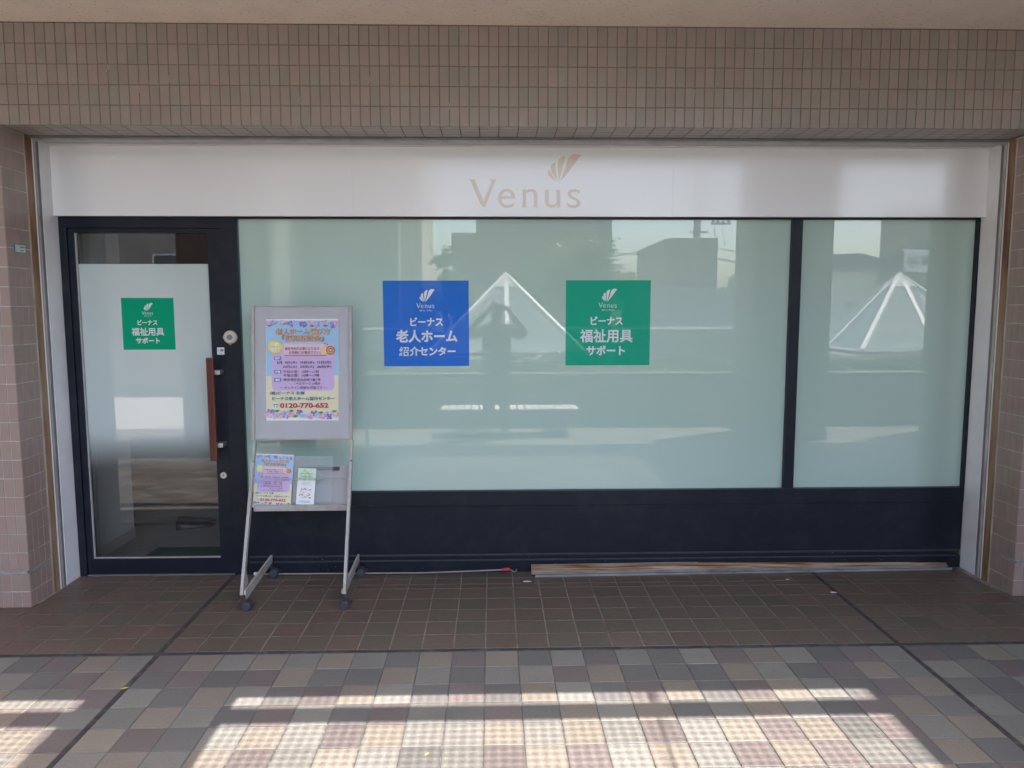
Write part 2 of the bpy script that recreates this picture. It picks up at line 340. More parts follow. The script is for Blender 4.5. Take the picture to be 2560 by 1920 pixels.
# text -> flat polygons
_dg = None
def text_polys(body, bold=0.0, font_scale=1.0):
    c = bpy.data.curves.new('txt', 'FONT'); c.body = body; c.offset = bold; c.resolution_u = 3
    o = bpy.data.objects.new('txt', c); COL.objects.link(o)
    dg = bpy.context.evaluated_depsgraph_get(); dg.update()
    me = bpy.data.meshes.new_from_object(o.evaluated_get(dg))
    vs = [v.co.copy() for v in me.vertices]; fs = [tuple(p.vertices) for p in me.polygons]
    bpy.data.objects.remove(o); bpy.data.curves.remove(c); bpy.data.meshes.remove(me)
    return vs, fs
class Print:
    """flat artwork in local x (right), y (up), z (out of the sheet); each mark a hair above the last"""
    def __init__(s, dz=.000015): s.mb = MB(); s.z = 0; s.dz = dz; s.mats = []
    def _m(s, m):
        if m not in s.mats: s.mats.append(m)
        s.z += s.dz; return s.mats.index(m)
    def poly(s, pts, m): i = s._m(m); s.mb.poly([(x, y, s.z) for x, y in pts], i)
    def rect(s, x0, y0, x1, y1, m): s.poly([(x0,y0),(x1,y0),(x1,y1),(x0,y1)], m)
    def disc(s, x, y, r, m, n=14): s.poly([(x+r*math.cos(2*math.pi*k/n), y+r*math.sin(2*math.pi*k/n)) for k in range(n)], m)
    def rrect(s, x0, y0, x1, y1, r, m):
        p = []
        for cx, cy_, a0 in ((x1-r, y1-r, 0), (x0+r, y1-r, 90), (x0+r, y0+r, 180), (x1-r, y0+r, 270)):
            for k in range(6): a = R(a0+18*k); p.append((cx+r*math.cos(a), cy_+r*math.sin(a)))
        s.poly(p, m)
    def text(s, body, x0, y0, x1, y1, m, bold=0):
        vs, fs = text_polys(body, bold)
        if not vs: return
        ax, bx = min(v.x for v in vs), max(v.x for v in vs); ay, by = min(v.y for v in vs), max(v.y for v in vs)
        kx = (x1-x0)/(bx-ax); ky = (y1-y0)/max(by-ay, 1e-6) if y1 is not None else kx
        i = s._m(m); b = len(s.mb.v)
        for v in vs: s.mb.v.append(Vector((x0+(v.x-ax)*kx, y0+(v.y-ay)*ky, s.z)))
        for f in fs: s.mb.f.append(tuple(b+k for k in f)); s.mb.mi.append(i)
    def outline(s, rings, m, fn):
        # filled outline with holes through a 2D curve
        c = bpy.data.curves.new('ol', 'CURVE'); c.dimensions = '2D'; c.fill_mode = 'BOTH'
        for ring in rings:
            sp_ = c.splines.new('POLY'); sp_.points.add(len(ring)-1); sp_.use_cyclic_u = True
            for k, (x, y) in enumerate(ring):
                X, Y = fn(x, y); sp_.points[k].co = (X*100, Y*100, 0, 1)
        o = bpy.data.objects.new('ol', c); COL.objects.link(o)
        dg = bpy.context.evaluated_depsgraph_get(); dg.update()
        me = bpy.data.meshes.new_from_object(o.evaluated_get(dg)); i = s._m(m); b = len(s.mb.v)
        for v in me.vertices: s.mb.v.append(Vector((v.co.x/100, v.co.y/100, s.z)))
        for p in me.polygons: s.mb.f.append(tuple(b+k for k in p.vertices)); s.mb.mi.append(i)
        bpy.data.objects.remove(o); bpy.data.curves.remove(c); bpy.data.meshes.remove(me)
    def build(s, name, parent=None):
        me = bpy.data.meshes.new(name); me.from_pydata([tuple(q) for q in s.mb.v], [], s.mb.f)
        for m in s.mats: me.materials.append(m)
        me.polygons.foreach_set('material_index', s.mb.mi); me.update()
        o = bpy.data.objects.new(name, me); COL.objects.link(o)
        if parent: o.parent = parent
        return o
def smooth_ring(pts, corner=38):
    """round a traced ring: Catmull-Rom where the turn is soft, keep sharp corners"""
    n = len(pts); out = []
    sharp = []
    for i in range(n):
        a = Vector(pts[i-1]); b = Vector(pts[i]); c = Vector(pts[(i+1) % n])
        ang = math.degrees((b-a).angle(c-b)) if (b-a).length > 0 and (c-b).length > 0 else 0
        sharp.append(ang > corner)
    for i in range(n):
        p0, p1, p2, p3 = (Vector(pts[(i+k) % n]) for k in (-1, 0, 1, 2))
        if sharp[i]: p0 = p1
        if sharp[(i+1) % n]: p3 = p2
        for t in (0, .33, .66):
            q = .5*((2*p1) + (-p0+p2)*t + (2*p0-5*p1+4*p2-p3)*t*t + (-p0+3*p1-3*p2+p3)*t**3)
            out.append((q.x, q.y))
    return out
PETALS = [[(1518,385),(1580,500),(1640,602),(1560,545),(1510,500),(1488,450),(1497,415)],
 [(1620,262),(1635,430),(1665,600),(1580,470),(1545,390),(1548,320),(1575,280)],
 [(1810,165),(1785,230),(1690,600),(1672,480),(1660,330),(1675,230),(1720,175),(1770,155)],
 [(2085,145),(2030,190),(1880,400),(1708,600),(1790,380),(1840,210),(1890,145),(1960,115),(2030,122)]]
WORD = [[[(78,566),(215,566),(204,590),(212,630),(348,955),(478,640),(485,600),(455,566),(567,566),(545,610),(530,650),(385,1030),(368,1062),(340,1055),(300,1015),(265,950),(130,620),(112,590)]],
 [[(905,907),(665,907),(675,960),(700,1000),(750,1020),(810,1018),(860,1000),(898,972),(880,1025),(865,1045),(800,1068),(750,1070),(680,1050),(625,990),(603,900),(620,820),(670,755),(760,733),(840,755),(885,810),(903,870)],
  [(670,870),(690,815),(725,785),(765,778),(805,795),(830,830),(838,870)]],
 [[(1025,757),(1100,735),(1100,775),(1150,745),(1200,738),(1260,750),(1295,800),(1305,860),(1305,1030),(1325,1064),(1222,1064),(1242,1030),(1242,860),(1225,805),(1185,783),(1140,790),(1105,815),(1100,860),(1100,1030),(1122,1064),(1015,1064),(1040,1030),(1040,790)]],
 [[(1425,765),(1503,737),(1503,940),(1515,985),(1545,1012),(1590,1018),(1630,995),(1648,950),(1648,785),(1625,760),(1712,740),(1712,1030),(1728,1064),(1648,1064),(1646,1020),(1610,1055),(1560,1070),(1500,1055),(1455,1010),(1440,950),(1440,790)]],
 [[(2065,765),(2045,820),(2020,800),(1975,785),(1925,790),(1905,815),(1910,845),(1945,870),(2010,905),(2055,940),(2072,985),(2060,1030),(2020,1060),(1960,1072),(1890,1062),(1848,1040),(1830,970),(1870,1005),(1930,1020),(1985,1015),(2010,990),(2000,955),(1950,925),(1885,890),(1850,855),(1843,805),(1870,760),(1930,738),(2000,742)]]]
def fitfn(bb, x0, y0, x1, y1):
    """crop box bb (left, top, right, bottom) -> local rectangle"""
    return lambda x, y: (x0 + (x-bb[0])/(bb[2]-bb[0])*(x1-x0), y1 + (y-bb[1])/(bb[3]-bb[1])*(y0-y1))

# ============================================================ FLOOR
P = .15; X0 = -.0417; Y0 = 3.3108          # tile column 0 starts at X0; patterned rows go towards the camera
XL_, XR_ = X0 - 10*P - .02, X0 + 13*P      # rubber joints (left, right), 20 mm wide
def col_x(c):                               # left edge of tile column c
    x = X0 + c*P
    if c < -10: x -= .02
    if c >= 13: x += .02
    return x
floor = struct('floor')
box('grout_bed', -9, 9, -1.10, 3.319, -.08, -.0035, GROUT_F, floor)
box('grout_bed', -9, 9, 3.341, 4.42, -.08, -.0032, GROUT_Q, floor)
for (x0, x1, y0, y1) in ((-9, 9, 3.3195, 3.3405), (XL_-.0005, XL_+.0205, -1.1, 3.319), (XR_-.0005, XR_+.0205, -1.1, 3.319),
                         (XL_-.0005, XL_+.0205, 3.341, 4.36), (XR_-.0005, XR_+.0205, 3.341, 4.30)):
    box('expansion_joint', x0, x1, y0, y1, -.03, -.0010, JOINT, floor)
KM = {'L': TL, 'D': TD, 'B': TB, 'R': TR, 'G': TG}
KMESH = {k: tmesh('paving_tile', P-.005, P-.005, m, .01, .0015) for k, m in KM.items()}
ROWS = {  # colours read off tile by tile, columns -15 .. 16
 0: (-15, 'LDRBL'+'RBLBLBLDBRB'+'DLRLDLRBLDRL'+'RDBL'),
 1: (-14, 'LDRB'+'DRDRBDDBLDL'+'LRBDDDBLDRBG'+'LGRD'),
 2: (-14, 'BLGR'+'LDBLDRBLDRD'+'BLDRBDRBLDRB'+'GDLR'),
 3: (-14, 'LBRG'+'GBLDRLDRGDR'+'DBLBDGBLDRBG'+'LDGB'),
 4: (-13, 'DBR'+'BRDLBLRBLLB'+'LBGRLBRBDRLB'+'GLRB'),
}
cnt = 0; stuff = MB(); order = 'LDBRG'; smats = [TL, TD, TB, TR, TG]
prev = {}
for r in range(0, 30):
    for c in range(-60, 58):
        x = col_x(c) + P/2; y = Y0 - P/2 - r*P
        k = None
        if r in ROWS:
            st, s_ = ROWS[r]
            if st <= c < st + len(s_): k = s_[c-st]
        if k is None:
            ch = [q for q in 'LDBRG' if q != prev.get((r, c-1)) and q != prev.get((r-1, c))]
            k = random.choice(ch)
        prev[(r, c)] = k
        vis = r <= 6 and -19 <= c <= 21 and (abs(x - .1) < 1.35 + .62*max(0, 4.2-abs(y-0)) * 1.0) and abs(x-.05) < .715*y + .22
        zj = random.uniform(-.0004, .0004)
        if vis:
            inst(KMESH[k], 'paving_tile', face_z(x, y, zj, 1, .0025), floor); cnt += 1
        elif y > -1.1 + P/2:
            tile_mb(P-.005, P-.005, .01, .0015, stuff, face_z(x, y, zj, 1, .0025), order.index(k))
print('paving tiles', cnt)
o = stuff.build('paving_tiles_beyond', smats, floor); o['kind'] = 'stuff'
# dark quarry tiles up to the shopfront
QROWS = [(3.342, 3.492), (3.492, 3.642), (3.642, 3.792), (3.792, 3.942), (3.942, 4.092), (4.092, 4.157), (4.157, 4.25), (4.25, 4.355)]
qm = {}
stuffq = MB(); cnt = 0
for (a, b) in QROWS:
    h_ = round(b-a-.005, 4)
    if h_ not in qm: qm[h_] = tmesh('quarry_tile', P-.005, h_, QT, .01, .0015)
    for c in range(-60, 58):
        x = col_x(c) + P/2; y = (a+b)/2
        if y > 3.87 and not (-2.47 < x - .06 and x + .06 < 2.87): 
            continue
        M_ = face_z(x, y, random.uniform(-.0003, .0003), 1, .002)
        if abs(x-.08) < .705*y + .08 and cnt < 300:
            inst(qm[h_], 'quarry_tile', M_, floor); cnt += 1
        else: tile_mb(P-.005, h_, .01, .0015, stuffq, M_)
print('quarry tiles', cnt)
o = stuffq.build('quarry_tiles_beyond', QT, floor); o['kind'] = 'stuff'
# ground of the terrace beyond the colonnade
gm = mat('terrace_ground', (.36, .33, .29), .9, noise=.12, nscale=2)
g = MB().box(-300, 300, -400, -1.10, -.3, -.01).build('ground', gm); g['kind'] = 'structure'
g2 = MB().box(-9, 9, 4.42, 12, -.3, -.01).box(-300, -9, -1.1, 60, -.3, -.01).box(9, 300, -1.1, 60, -.3, -.01).build('ground', gm); g2['kind'] = 'structure'

# ============================================================ LINTEL
lint = thing('tiled_lintel', 'long brown tiled beam above the white shop fascia', 'wall', (0, 3.8875, 2.503))
LI = Matrix.Translation((0, -3.8875, -2.503))
def linst(me, name, M): return inst(me, name, LI @ M, lint)
b_ = MB().box(-3.6, 3.9, 3.8905, 4.30, 2.506, 3.3).build('beam_core', GROUT_L, lint); b_.matrix_basis = LI
XL0, PW = -2.4109, .0499
wt = tmesh('wall_tile', .0464, .0950, WT, .006, .001)
st_ = MB(); n = 0
for row in range(5):
    z = 2.503 + .0983*row + .049
    for i in range(-22, 126):
        x = XL0 + PW*i + PW/2
        if row < 3 and 0 <= i < 100: linst(wt, 'wall_tile', face_y(x, 3.8875, z, .003)); n += 1
        else: tile_mb(.0464, .0950, .006, .001, st_, face_y(x, 3.8875, z, .003))
o = st_.build('wall_tiles_upper', WT, lint); o.matrix_basis = LI; o['kind'] = 'stuff'
sf = tmesh('soffit_tile', .0945, .0515, WT, .006, .001)
for row in range(4):
    y = 3.8885 + .0567*row + .0284
    for i in range(54):
        x = XL0 + PW*(2*i-1) + .05
        if -2.46 < x < 2.86: linst(sf, 'soffit_tile', face_z(x, y, 2.503, -1, .002))
# thin crack / efflorescence marks at a few joints
ef = mat('lime_efflorescence', (.55, .52, .47), .9)
mbe = MB()
for (px_, pz) in ((-1.93, 2.795), (-1.60, 2.745), (-.98, 2.645), (-1.75, 2.695), (-.62, 2.745), (-.2, 2.62), (1.05, 2.69), (1.9, 2.745), (2.2, 2.745)):
    x = XL0 + PW*round((px_-XL0)/PW)
    for k in range(3):
        dx = random.uniform(-.012, .004); mbe.box(x-.0012+dx*k*.3, x+.0012+dx*k*.3, 3.8868, 3.8885, pz-.012*k-.01, pz-.012*k)
mbe.build('efflorescence', ef, lint).matrix_basis = LI

# ============================================================ PILLARS
def pillar(side, label):
    if side < 0: xa, xb, edge, s = -4.2, -2.4697, -2.4697, 1
    else: xa, xb, edge, s = 2.8434+.018, 4.2, 2.8434+.018, -1
    t = thing('tiled_pillar', label, 'pillar', (edge, 3.8875, 0)); L = Matrix.Translation((-edge, -3.8875, 0))
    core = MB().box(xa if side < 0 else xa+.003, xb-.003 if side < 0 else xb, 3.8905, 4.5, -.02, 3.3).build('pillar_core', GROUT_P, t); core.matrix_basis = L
    rows = [(0, .085), (.089, .185)] + [(.203+.0, .298)] + [(.1*k+.001, .1*k+.098) for k in range(3, 30)]
    meshes = {}; far = MB()
    for (a, b) in rows:
        if b > 3.0: continue
        hh = round(b-a-.002, 4)
        for nm, wdt in (('f', .0455),):
            if hh not in meshes: meshes[hh] = tmesh('wall_tile', .0464, hh, WTP, .006, .001)
        ncol = 3 if side < 0 else 3
        for c in range(32):
            x = edge - s*(.0499*c + .025)
            M_ = face_y(x, 3.8875, (a+b)/2, .003)
            if c < ncol: inst(meshes[hh], 'wall_tile', L @ M_, t)
            else: tile_mb(.0464, hh, .006, .001, far, M_)
        if b > 2.52: continue
        for c in range(4):
            y = 3.8875 + .0485*c + .0265
            inst(meshes[hh], 'wall_tile', L @ face_x(edge, y, (a+b)/2, s, .003), t)
    o = far.build('wall_tiles_outer', WTP, t); o.matrix_basis = L; o['kind'] = 'stuff'
    se = MB().box(min(xa, xb), max(xa, xb), 3.8868, 3.9, .1875, .2005)
    if side < 0: se.box(edge-.01, edge+.0012, 3.8868, 4.085, .1875, .2005)
    else: se.box(edge-.0012, edge+.01, 3.8868, 4.085, .1875, .2005)
    se.build('sealant_line', SEAL, t).matrix_basis = L
    return t
pl_ = pillar(-1, 'brown tiled pillar on the left with a small blue and white plate')
pr_ = pillar(1, 'brown tiled pillar on the right without any plate')
plate = thing('name_plate', 'small blue and white plate on the side of the left pillar', 'plate', (-2.4685, 3.99, 1.90))
MB().box(0, .004, -.046, .046, -.022, .024).build('plate_frame', mat('plate_blue', (.10, .16, .22), .4), plate)
MB().box(.004, .005, -.040, .042, -.019, .019).build('plate_print', mat('plate_white', (.55, .62, .60), .4), plate)
MB().box(.005, .0055, -.002, .036, .004, .011).build('printed_mark', mat('plate_mark_blue', (.08, .25, .38), .4), plate)
MB().box(.005, .0055, .0, .024, -.013, -.006).build('printed_mark', mat('plate_mark_green', (.25, .40, .12), .4), plate)

# ============================================================ CEILING
ceil = struct('ceiling')
box('soffit_board', -9, 9, 2.42, 3.886, 2.997, 3.02, SOFFIT, ceil)
box('shadow_gap', -9, 9, 3.84, 3.8880, 3.021, 3.10, ALUD, ceil)
SLAB = .16
def slab(x0, x1, y0, y1, z0=3.30): box('ceiling_slab', x0, x1, y0, y1, z0, z0+SLAB, CONC, ceil)
slab(-9, 9, 2.27, 4.6); box('ceiling_step', -9, 9, 2.37, 2.419, 2.995, 3.30, CONC, ceil)
slab(-9, 9, -.43, .185)
PX = [(-3.10, -.447), (.117, 2.78)]
slab(-9, -3.10, .185, 2.27); slab(-.447, .117, .185, 2.27); slab(2.78, 9, .185, 2.27)
for x0, x1 in PX:
    box('cross_bar', x0, x1, 2.078, 2.172, 3.30, 3.38, CONC, ceil)
    # perforated sheet: octagonal holes on a 37 mm grid
    p = .0375; rr = .0168; mb = MB()
    nx = int((x1-x0)/p); 
    for (ya, yb) in ((.185, 2.078), (2.172, 2.27)):
        ny = max(2, round((yb-ya)/p)); px = (x1-x0)/nx; py = (yb-ya)/ny
        vid = {}
        def V(x, y):
            k = (round(x, 5), round(y, 5))
            if k not in vid: vid[k] = len(mb.v); mb.v.append(Vector((x, y, 3.30)))
            return vid[k]
        for i in range(nx):
            for j in range(ny):
                cx_, cy_ = x0+(i+.5)*px, ya+(j+.5)*py
                outr = [(1, 0), (1, 1), (0, 1), (-1, 1), (-1, 0), (-1, -1), (0, -1), (1, -1)]
                ring = [V(cx_+a*px/2, cy_+b*py/2) for a, b in outr]
                inn = []
                for k in range(8):
                    a = 2*math.pi*k/8; inn.append(len(mb.v)); mb.v.append(Vector((cx_+rr*math.cos(a), cy_+rr*math.sin(a), 3.30)))
                for k in range(8):
                    mb.f.append((ring[k], ring[(k+1) % 8], inn[(k+1) % 8], inn[k])); mb.mi.append(0)
    mb.build('perforated_panel', ALU, ceil)
# a pipe running over the right panel that throws the thin slanted shadow
MB().tube([(1.80, .1, 3.55), (1.92, 2.4, 3.55)], .009, 8).build('roof_pipe', ALU, ceil)
# storeys above the shop
upper = thing('upper_building', 'plain upper storeys rising above the shopfront ceiling', 'building', (0, 5, 3.47))
MB().box(-9, 9, -2.4, 7, 0, 6).build('wall', CONC, upper)
nb = thing('neighbour_wall', 'plain wall beside the left tiled pillar', 'wall', (-4.2, 4, 0))
MB().box(-4.8, 0, 0, .4, 0, 3.3).build('wall_body', COLT, nb)
nb = thing('neighbour_wall', 'plain wall beside the right tiled pillar', 'wall', (4.2, 4, 0))
MB().box(0, 4.8, 0, .4, 0, 3.3).build('wall_body', COLT, nb)

# ============================================================ SHOPFRONT
shop = thing('shopfront', 'white and navy shopfront with frosted windows between brown pillars', 'shopfront', (0, 4.35, 0))
SL = Matrix.Translation((0, -4.35, 0))
def part(mb, name, m, parent=shop, bevel=0):
    o = mb.build(name, m, parent, bevel=bevel); o.matrix_basis = SL; return o
XA, XB = -2.470, 2.8634            # reveal planes
# shutter guides and white reveal on both sides
for s, X in ((1, XA), (-1, XB)):
    def bx(mb, d0, d1, y0, y1, z0=0.0, z1=2.503):
        a, b = X + s*d0, X + s*d1
        return mb.box(min(a, b), max(a, b), y0, y1, z0, z1)
    part(bx(MB(), -.08, -.012, 4.075, 4.10), 'mortar_joint', GROUT_L)
    part(bx(MB(), -.05, .003, 4.100, 4.150), 'shutter_guide', GUIDE)
    part(bx(MB(), -.03, .006, 4.150, 4.158), 'guide_lip', WHITEA)
    part(bx(MB(), -.03, .0, 4.158, 4.172), 'guide_channel', ALUD)
    part(bx(MB(), -.05, -.03, 4.172, 4.195), 'guide_slot', BLACK)
    part(bx(MB(), -.03, .0, 4.195, 4.214), 'guide_channel', ALUD)
    part(bx(MB(), -.05, .004, 4.214, 4.3495), 'side_panel', WHITEA)
# head rail: shutter slot seen from below
part(MB().box(XA, XB, 4.118, 4.152, 2.497, 2.56), 'shutter_head', ALUD)
part(MB().box(XA, XB, 4.152, 4.20, 2.488, 2.56).box(-1.2, 1.4, 4.16, 4.185, 2.4855, 2.488), 'shutter_head', ALU)
part(MB().box(XA, XB, 4.20, 4.222, 2.51, 2.56), 'shutter_slot', BLACK)
part(MB().box(XA, XB, 4.222, 4.285, 2.497, 2.56), 'shutter_head', ALU)
part(MB().box(.16, .28, 4.155, 4.215, 2.4825, 2.4878), 'cover_plate', ALU)
# fascia in three sheets
part(MB().box(XA+.005, XB-.005, 4.289, 4.345, 2.492, 2.506), 'fascia_trim', WHITEA)
seams = [XA+.004, -.790, 1.031, XB-.004]
for a, b in zip(seams, seams[1:]):
    part(MB().box(a+.0003, b-.0003, 4.310, 4.340, 2.107, 2.4915), 'fascia_panel', WHITEP)
pr = Print(.0002)
fnF = lambda x, y: ((1160+x/7.135-1172)*.002283-.134 + .0, 2.314-(370+y/7.135-449)*.002229 )
for ring in PETALS: pr.outline([smooth_ring(ring, 50)], GOLD, fnF)
o = pr.build('emblem', shop); o.matrix_basis = SL @ Matrix.Translation((0, 4.3095, 0)) @ Matrix.Rotation(R(90), 4, 'X')
pr = Print(.0002)
for rings in WORD: pr.outline([smooth_ring(r_, 50) for r_ in rings], GOLD, fnF)
o = pr.build('lettering', shop); o.matrix_basis = SL @ Matrix.Translation((0, 4.3095, 0)) @ Matrix.Rotation(R(90), 4, 'X')
# navy frame members
GT, GB = 2.098, .500
part(MB().box(-1.468, XB-.004, 4.352, 4.45, GT, 2.16), 'window_head', NAVY, bevel=.002)
part(MB().box(-2.466, -1.469, 4.352, 4.45, 2.045, 2.16), 'door_head', NAVY, bevel=.002)
part(MB().box(-2.466, -2.425, 4.350, 4.45, 0, 2.045), 'door_jamb', NAVY, bevel=.002)
part(MB().box(-1.553, -1.466, 4.350, 4.45, 0, 2.0445), 'door_post', NAVY, bevel=.002)
part(MB().box(1.748, 1.809, 4.351, 4.45, GB, GT-.001), 'mullion', NAVY, bevel=.002)
part(MB().box(2.846, XB-.003, 4.351, 4.45, GB, GT-.001), 'window_jamb', NAVY, bevel=.002)
part(MB().box(-1.4655, XB-.004, 4.349, 4.45, .408, .4995), 'window_sill', NAVY, bevel=.003)
part(MB().box(-1.4655, XB-.004, 4.356, 4.45, .112, .4078), 'kick_panel', NAVY)
part(MB().box(-1.4655, XB-.03, 4.350, 4.45, .101, .1118), 'ledge', NAVYL, bevel=.002)
part(MB().box(-1.4655, XB-.03, 4.3545, 4.45, .078, .1008), 'kick_panel', NAVY)
part(MB().box(-1.4655, XB-.03, 4.347, 4.45, .070, .0778), 'ledge', NAVYL, bevel=.002)
part(MB().box(-1.4655, XB-.004, 4.350, 4.45, 0, .0698), 'kick_panel', NAVY)
part(MB().box(-1.4655, -1.4615, 4.366, 4.40, GB, GT), 'gasket', mat('green_gasket', (.06, .12, .12), .5))
ck = MB(); rc_ = random.Random(5)
for _ in range(46):
    x = rc_.choice((rc_.gauss(.35, .12), rc_.uniform(-1.1, 2.6), rc_.gauss(-1.0, .08), rc_.gauss(2.1, .3))); z = rc_.uniform(.012, .099)
    if not -1.4 < x < 2.8 or .066 < z < .08: continue
    a = rc_.uniform(.0012, .003); yy = 4.3499 if z < .07 else 4.3544
    ck.box(x, x+a*rc_.uniform(.6, 2), yy-.0004, yy+.001, z, z+a)
o = part(ck, 'paint_chips', mat('chip_grey', (.34, .34, .33), .8)); o['kind'] = 'stuff'
# panes
part(MB().poly([(-1.4612, 4.38, GB), (1.7478, 4.38, GB), (1.7478, 4.38, GT), (-1.4612, 4.38, GT)]), 'window_pane', FROST)
part(MB().poly([(1.8092, 4.38, GB), (2.8458, 4.38, GB), (2.8458, 4.38, GT), (1.8092, 4.38, GT)]), 'window_pane', FROST)
# door leaf
door = bpy.data.objects.new('door', None); COL.objects.link(door); door.parent = shop; door.matrix_basis = Matrix.Translation((-2.42, .02, 0))
DL = Matrix.Translation((2.42, -4.37, 0))
def dpart(mb, name, m, bevel=0):
    o = mb.build(name, m, door, bevel=bevel); o.matrix_basis = DL; return o
dpart(MB().box(-2.4235, -2.388, 4.362, 4.41, .008, 2.043), 'hinge_stile', NAVY, bevel=.002)
dpart(MB().box(-1.636, -1.5545, 4.358, 4.41, .008, 2.043), 'lock_stile', NAVY, bevel=.002)
dpart(MB().box(-2.3875, -1.6365, 4.360, 4.41, 2.018, 2.043), 'top_rail', NAVY)
dpart(MB().box(-2.3875, -1.6365, 4.360, 4.41, .008, .102), 'bottom_rail', NAVY)
dpart(MB().box(-2.3875, -2.381, 4.366, 4.378, .108, 2.017).box(-2.3875, -1.6365, 4.366, 4.378, .1022, .108), 'glazing_bead', ALU)
dpart(MB().poly([(-2.3808, 4.38, .1082), (-1.6368, 4.38, .1082), (-1.6368, 4.38, 2.0175), (-2.3808, 4.38, 2.0175)]), 'glass_pane', DGLASS)
dpart(MB().box(-1.640, -1.598, 4.268, 4.294, .708, 1.308), 'handle', MAHOG, bevel=.006)
for z in (1.220, .796):
    dpart(MB().box(-1.612, -1.570, 4.290, 4.357, z-.012, z+.013), 'handle_bracket', CHROME, bevel=.002)
lk = MB(); lk.tube([(-1.594, 4.357, .607), (-1.594, 4.345, .607)], .0185, 20).build('lock', CHROME, door).matrix_basis = DL
dpart(MB().box(-1.5955, -1.5925, 4.3440, 4.3452, .600, .614), 'keyhole', BLACK)
pr = Print(.0003)
pr.rrect(-.021, -.021, .021, .021, .002, PAPER)
MARK = mat('print_dark', (.03, .02, .03), .5)
pr.text('押', -.003, -.007, .016, .013, MARK, .02); pr.rect(-.016, -.006, -.0145, .012, MARK); pr.rect(-.0145, .0105, -.008, .012, MARK); pr.rect(-.0085, -.006, -.0075, .012, MARK)
pr.text('PUSH', -.010, -.0155, .010, -.011, MARK)
o = pr.build('push_sticker', door); o.matrix_basis = DL @ Matrix.Translation((-1.584, 4.3575, 1.341)) @ Matrix.Rotation(R(90), 4, 'X')
part(MB().box(-2.4245, -1.5535, 4.350, 4.45, -.004, .006), 'threshold', ALUD)
# door chime
ch = thing('door_chime', 'round ivory door chime with blue centre on the navy door post', 'door chime', (-1.520, 4.350, 1.422))
MB().tube([(0, 0, 0), (0, -.012, 0), (0, -.020, 0), (0, -.022, 0)], [.0385, .0385, .031, .020], 28).build('body', IVORY, ch, smooth=False)
MB().tube([(0, -.022, 0), (0, -.0245, 0)], [.0165, .014], 20).build('lens', LENSB, ch)
for q_ in ((-.003, .003, -.016, -.008, -.045, -.037), (-.041, -.037, -.012, -.006, -.006, .004), (.037, .041, -.012, -.006, -.006, .004)): MB().box(*q_).build('tab', IVORY, ch)
MB().box(.019, .021, -.0225, -.0212, -.007, .002).build('mark', MARK, ch)

# ============================================================ SIGNS ON THE GLASS
def sign(name, label, cx, cz, size, film, rows, y=4.3795):
    t = thing(name, label, 'sign', (cx, y, cz))
    a = size/2
    MB().box(-a, a, -.0006, 0, -a, a).build('film_sheet', film, t)
    k = size/1383.0; ox = 162+691.5; oy = 142+679
    q = lambda x, y_: ((x-ox)*k, (oy-y_)*k*1383/1358)
    def rc(x0, y0, x1, y1):
        A = q(x0, y1); B = q(x1, y0); return A[0], A[1], B[0], B[1]
    pr = Print(.0001)
    fn = fitfn((1488, 115, 2085, 602), *rc(752, 275, 1000, 480))
    for ring in PETALS: pr.outline([smooth_ring(ring, 50)], WPRINT, fn)
    em = pr.build('emblem', t); em.matrix_basis = Matrix.Translation((0, -.0008, 0)) @ Matrix.Rotation(R(90), 4, 'X')
    pr = Print(.0001)
    fn = fitfn((78, 566, 2072, 1072), *rc(693, 498, 990, 575))
    for rings in WORD: pr.outline([smooth_ring(r_, 50) for r_ in rings], WPRINT, fn)
    pr.text('超える。変わる。', *rc(752, 600, 955, 628), WPRINT, .01)
    lt = pr.build('lettering', t); lt.matrix_basis = Matrix.Translation((0, -.0008, 0)) @ Matrix.Rotation(R(90), 4, 'X')
    for body, x0, y0, x1, y1, bold in rows:
        pr = Print(.0001); pr.text(body, *rc(x0, y0, x1, y1), WPRINT, bold)
        lt = pr.build('lettering', t); lt.matrix_basis = Matrix.Translation((0, -.0008, 0)) @ Matrix.Rotation(R(90), 4, 'X')
    return t
NBSP = ''
rows_b = [('ビーナス', 595, 722, 1128, 862, .030), ('老人ホーム', 358, 920, 1360, 1125, .036), ('紹', 408, 1185, 565, 1340, .016), ('介センター', 578, 1185, 1325, 1340, .034)]
rows_g = [('ビーナス', 569, 715, 1097, 855, .030), ('福祉用具', 397, 920, 1262, 1135, .020), ('サポート', 505, 1180, 1137, 1340, .034)]
sign('square_sign', 'square blue sign with white lettering on the large window', -.3915, 1.497, .5, BLUE, rows_b)
sign('square_sign', 'large square green sign with white lettering on the big window', .6785, 1.4985, .5, GREEN, rows_g)
sign('square_sign', 'small square green sign with white lettering on the glass door', -2.0015, 1.499, .3, GREEND, rows_g)

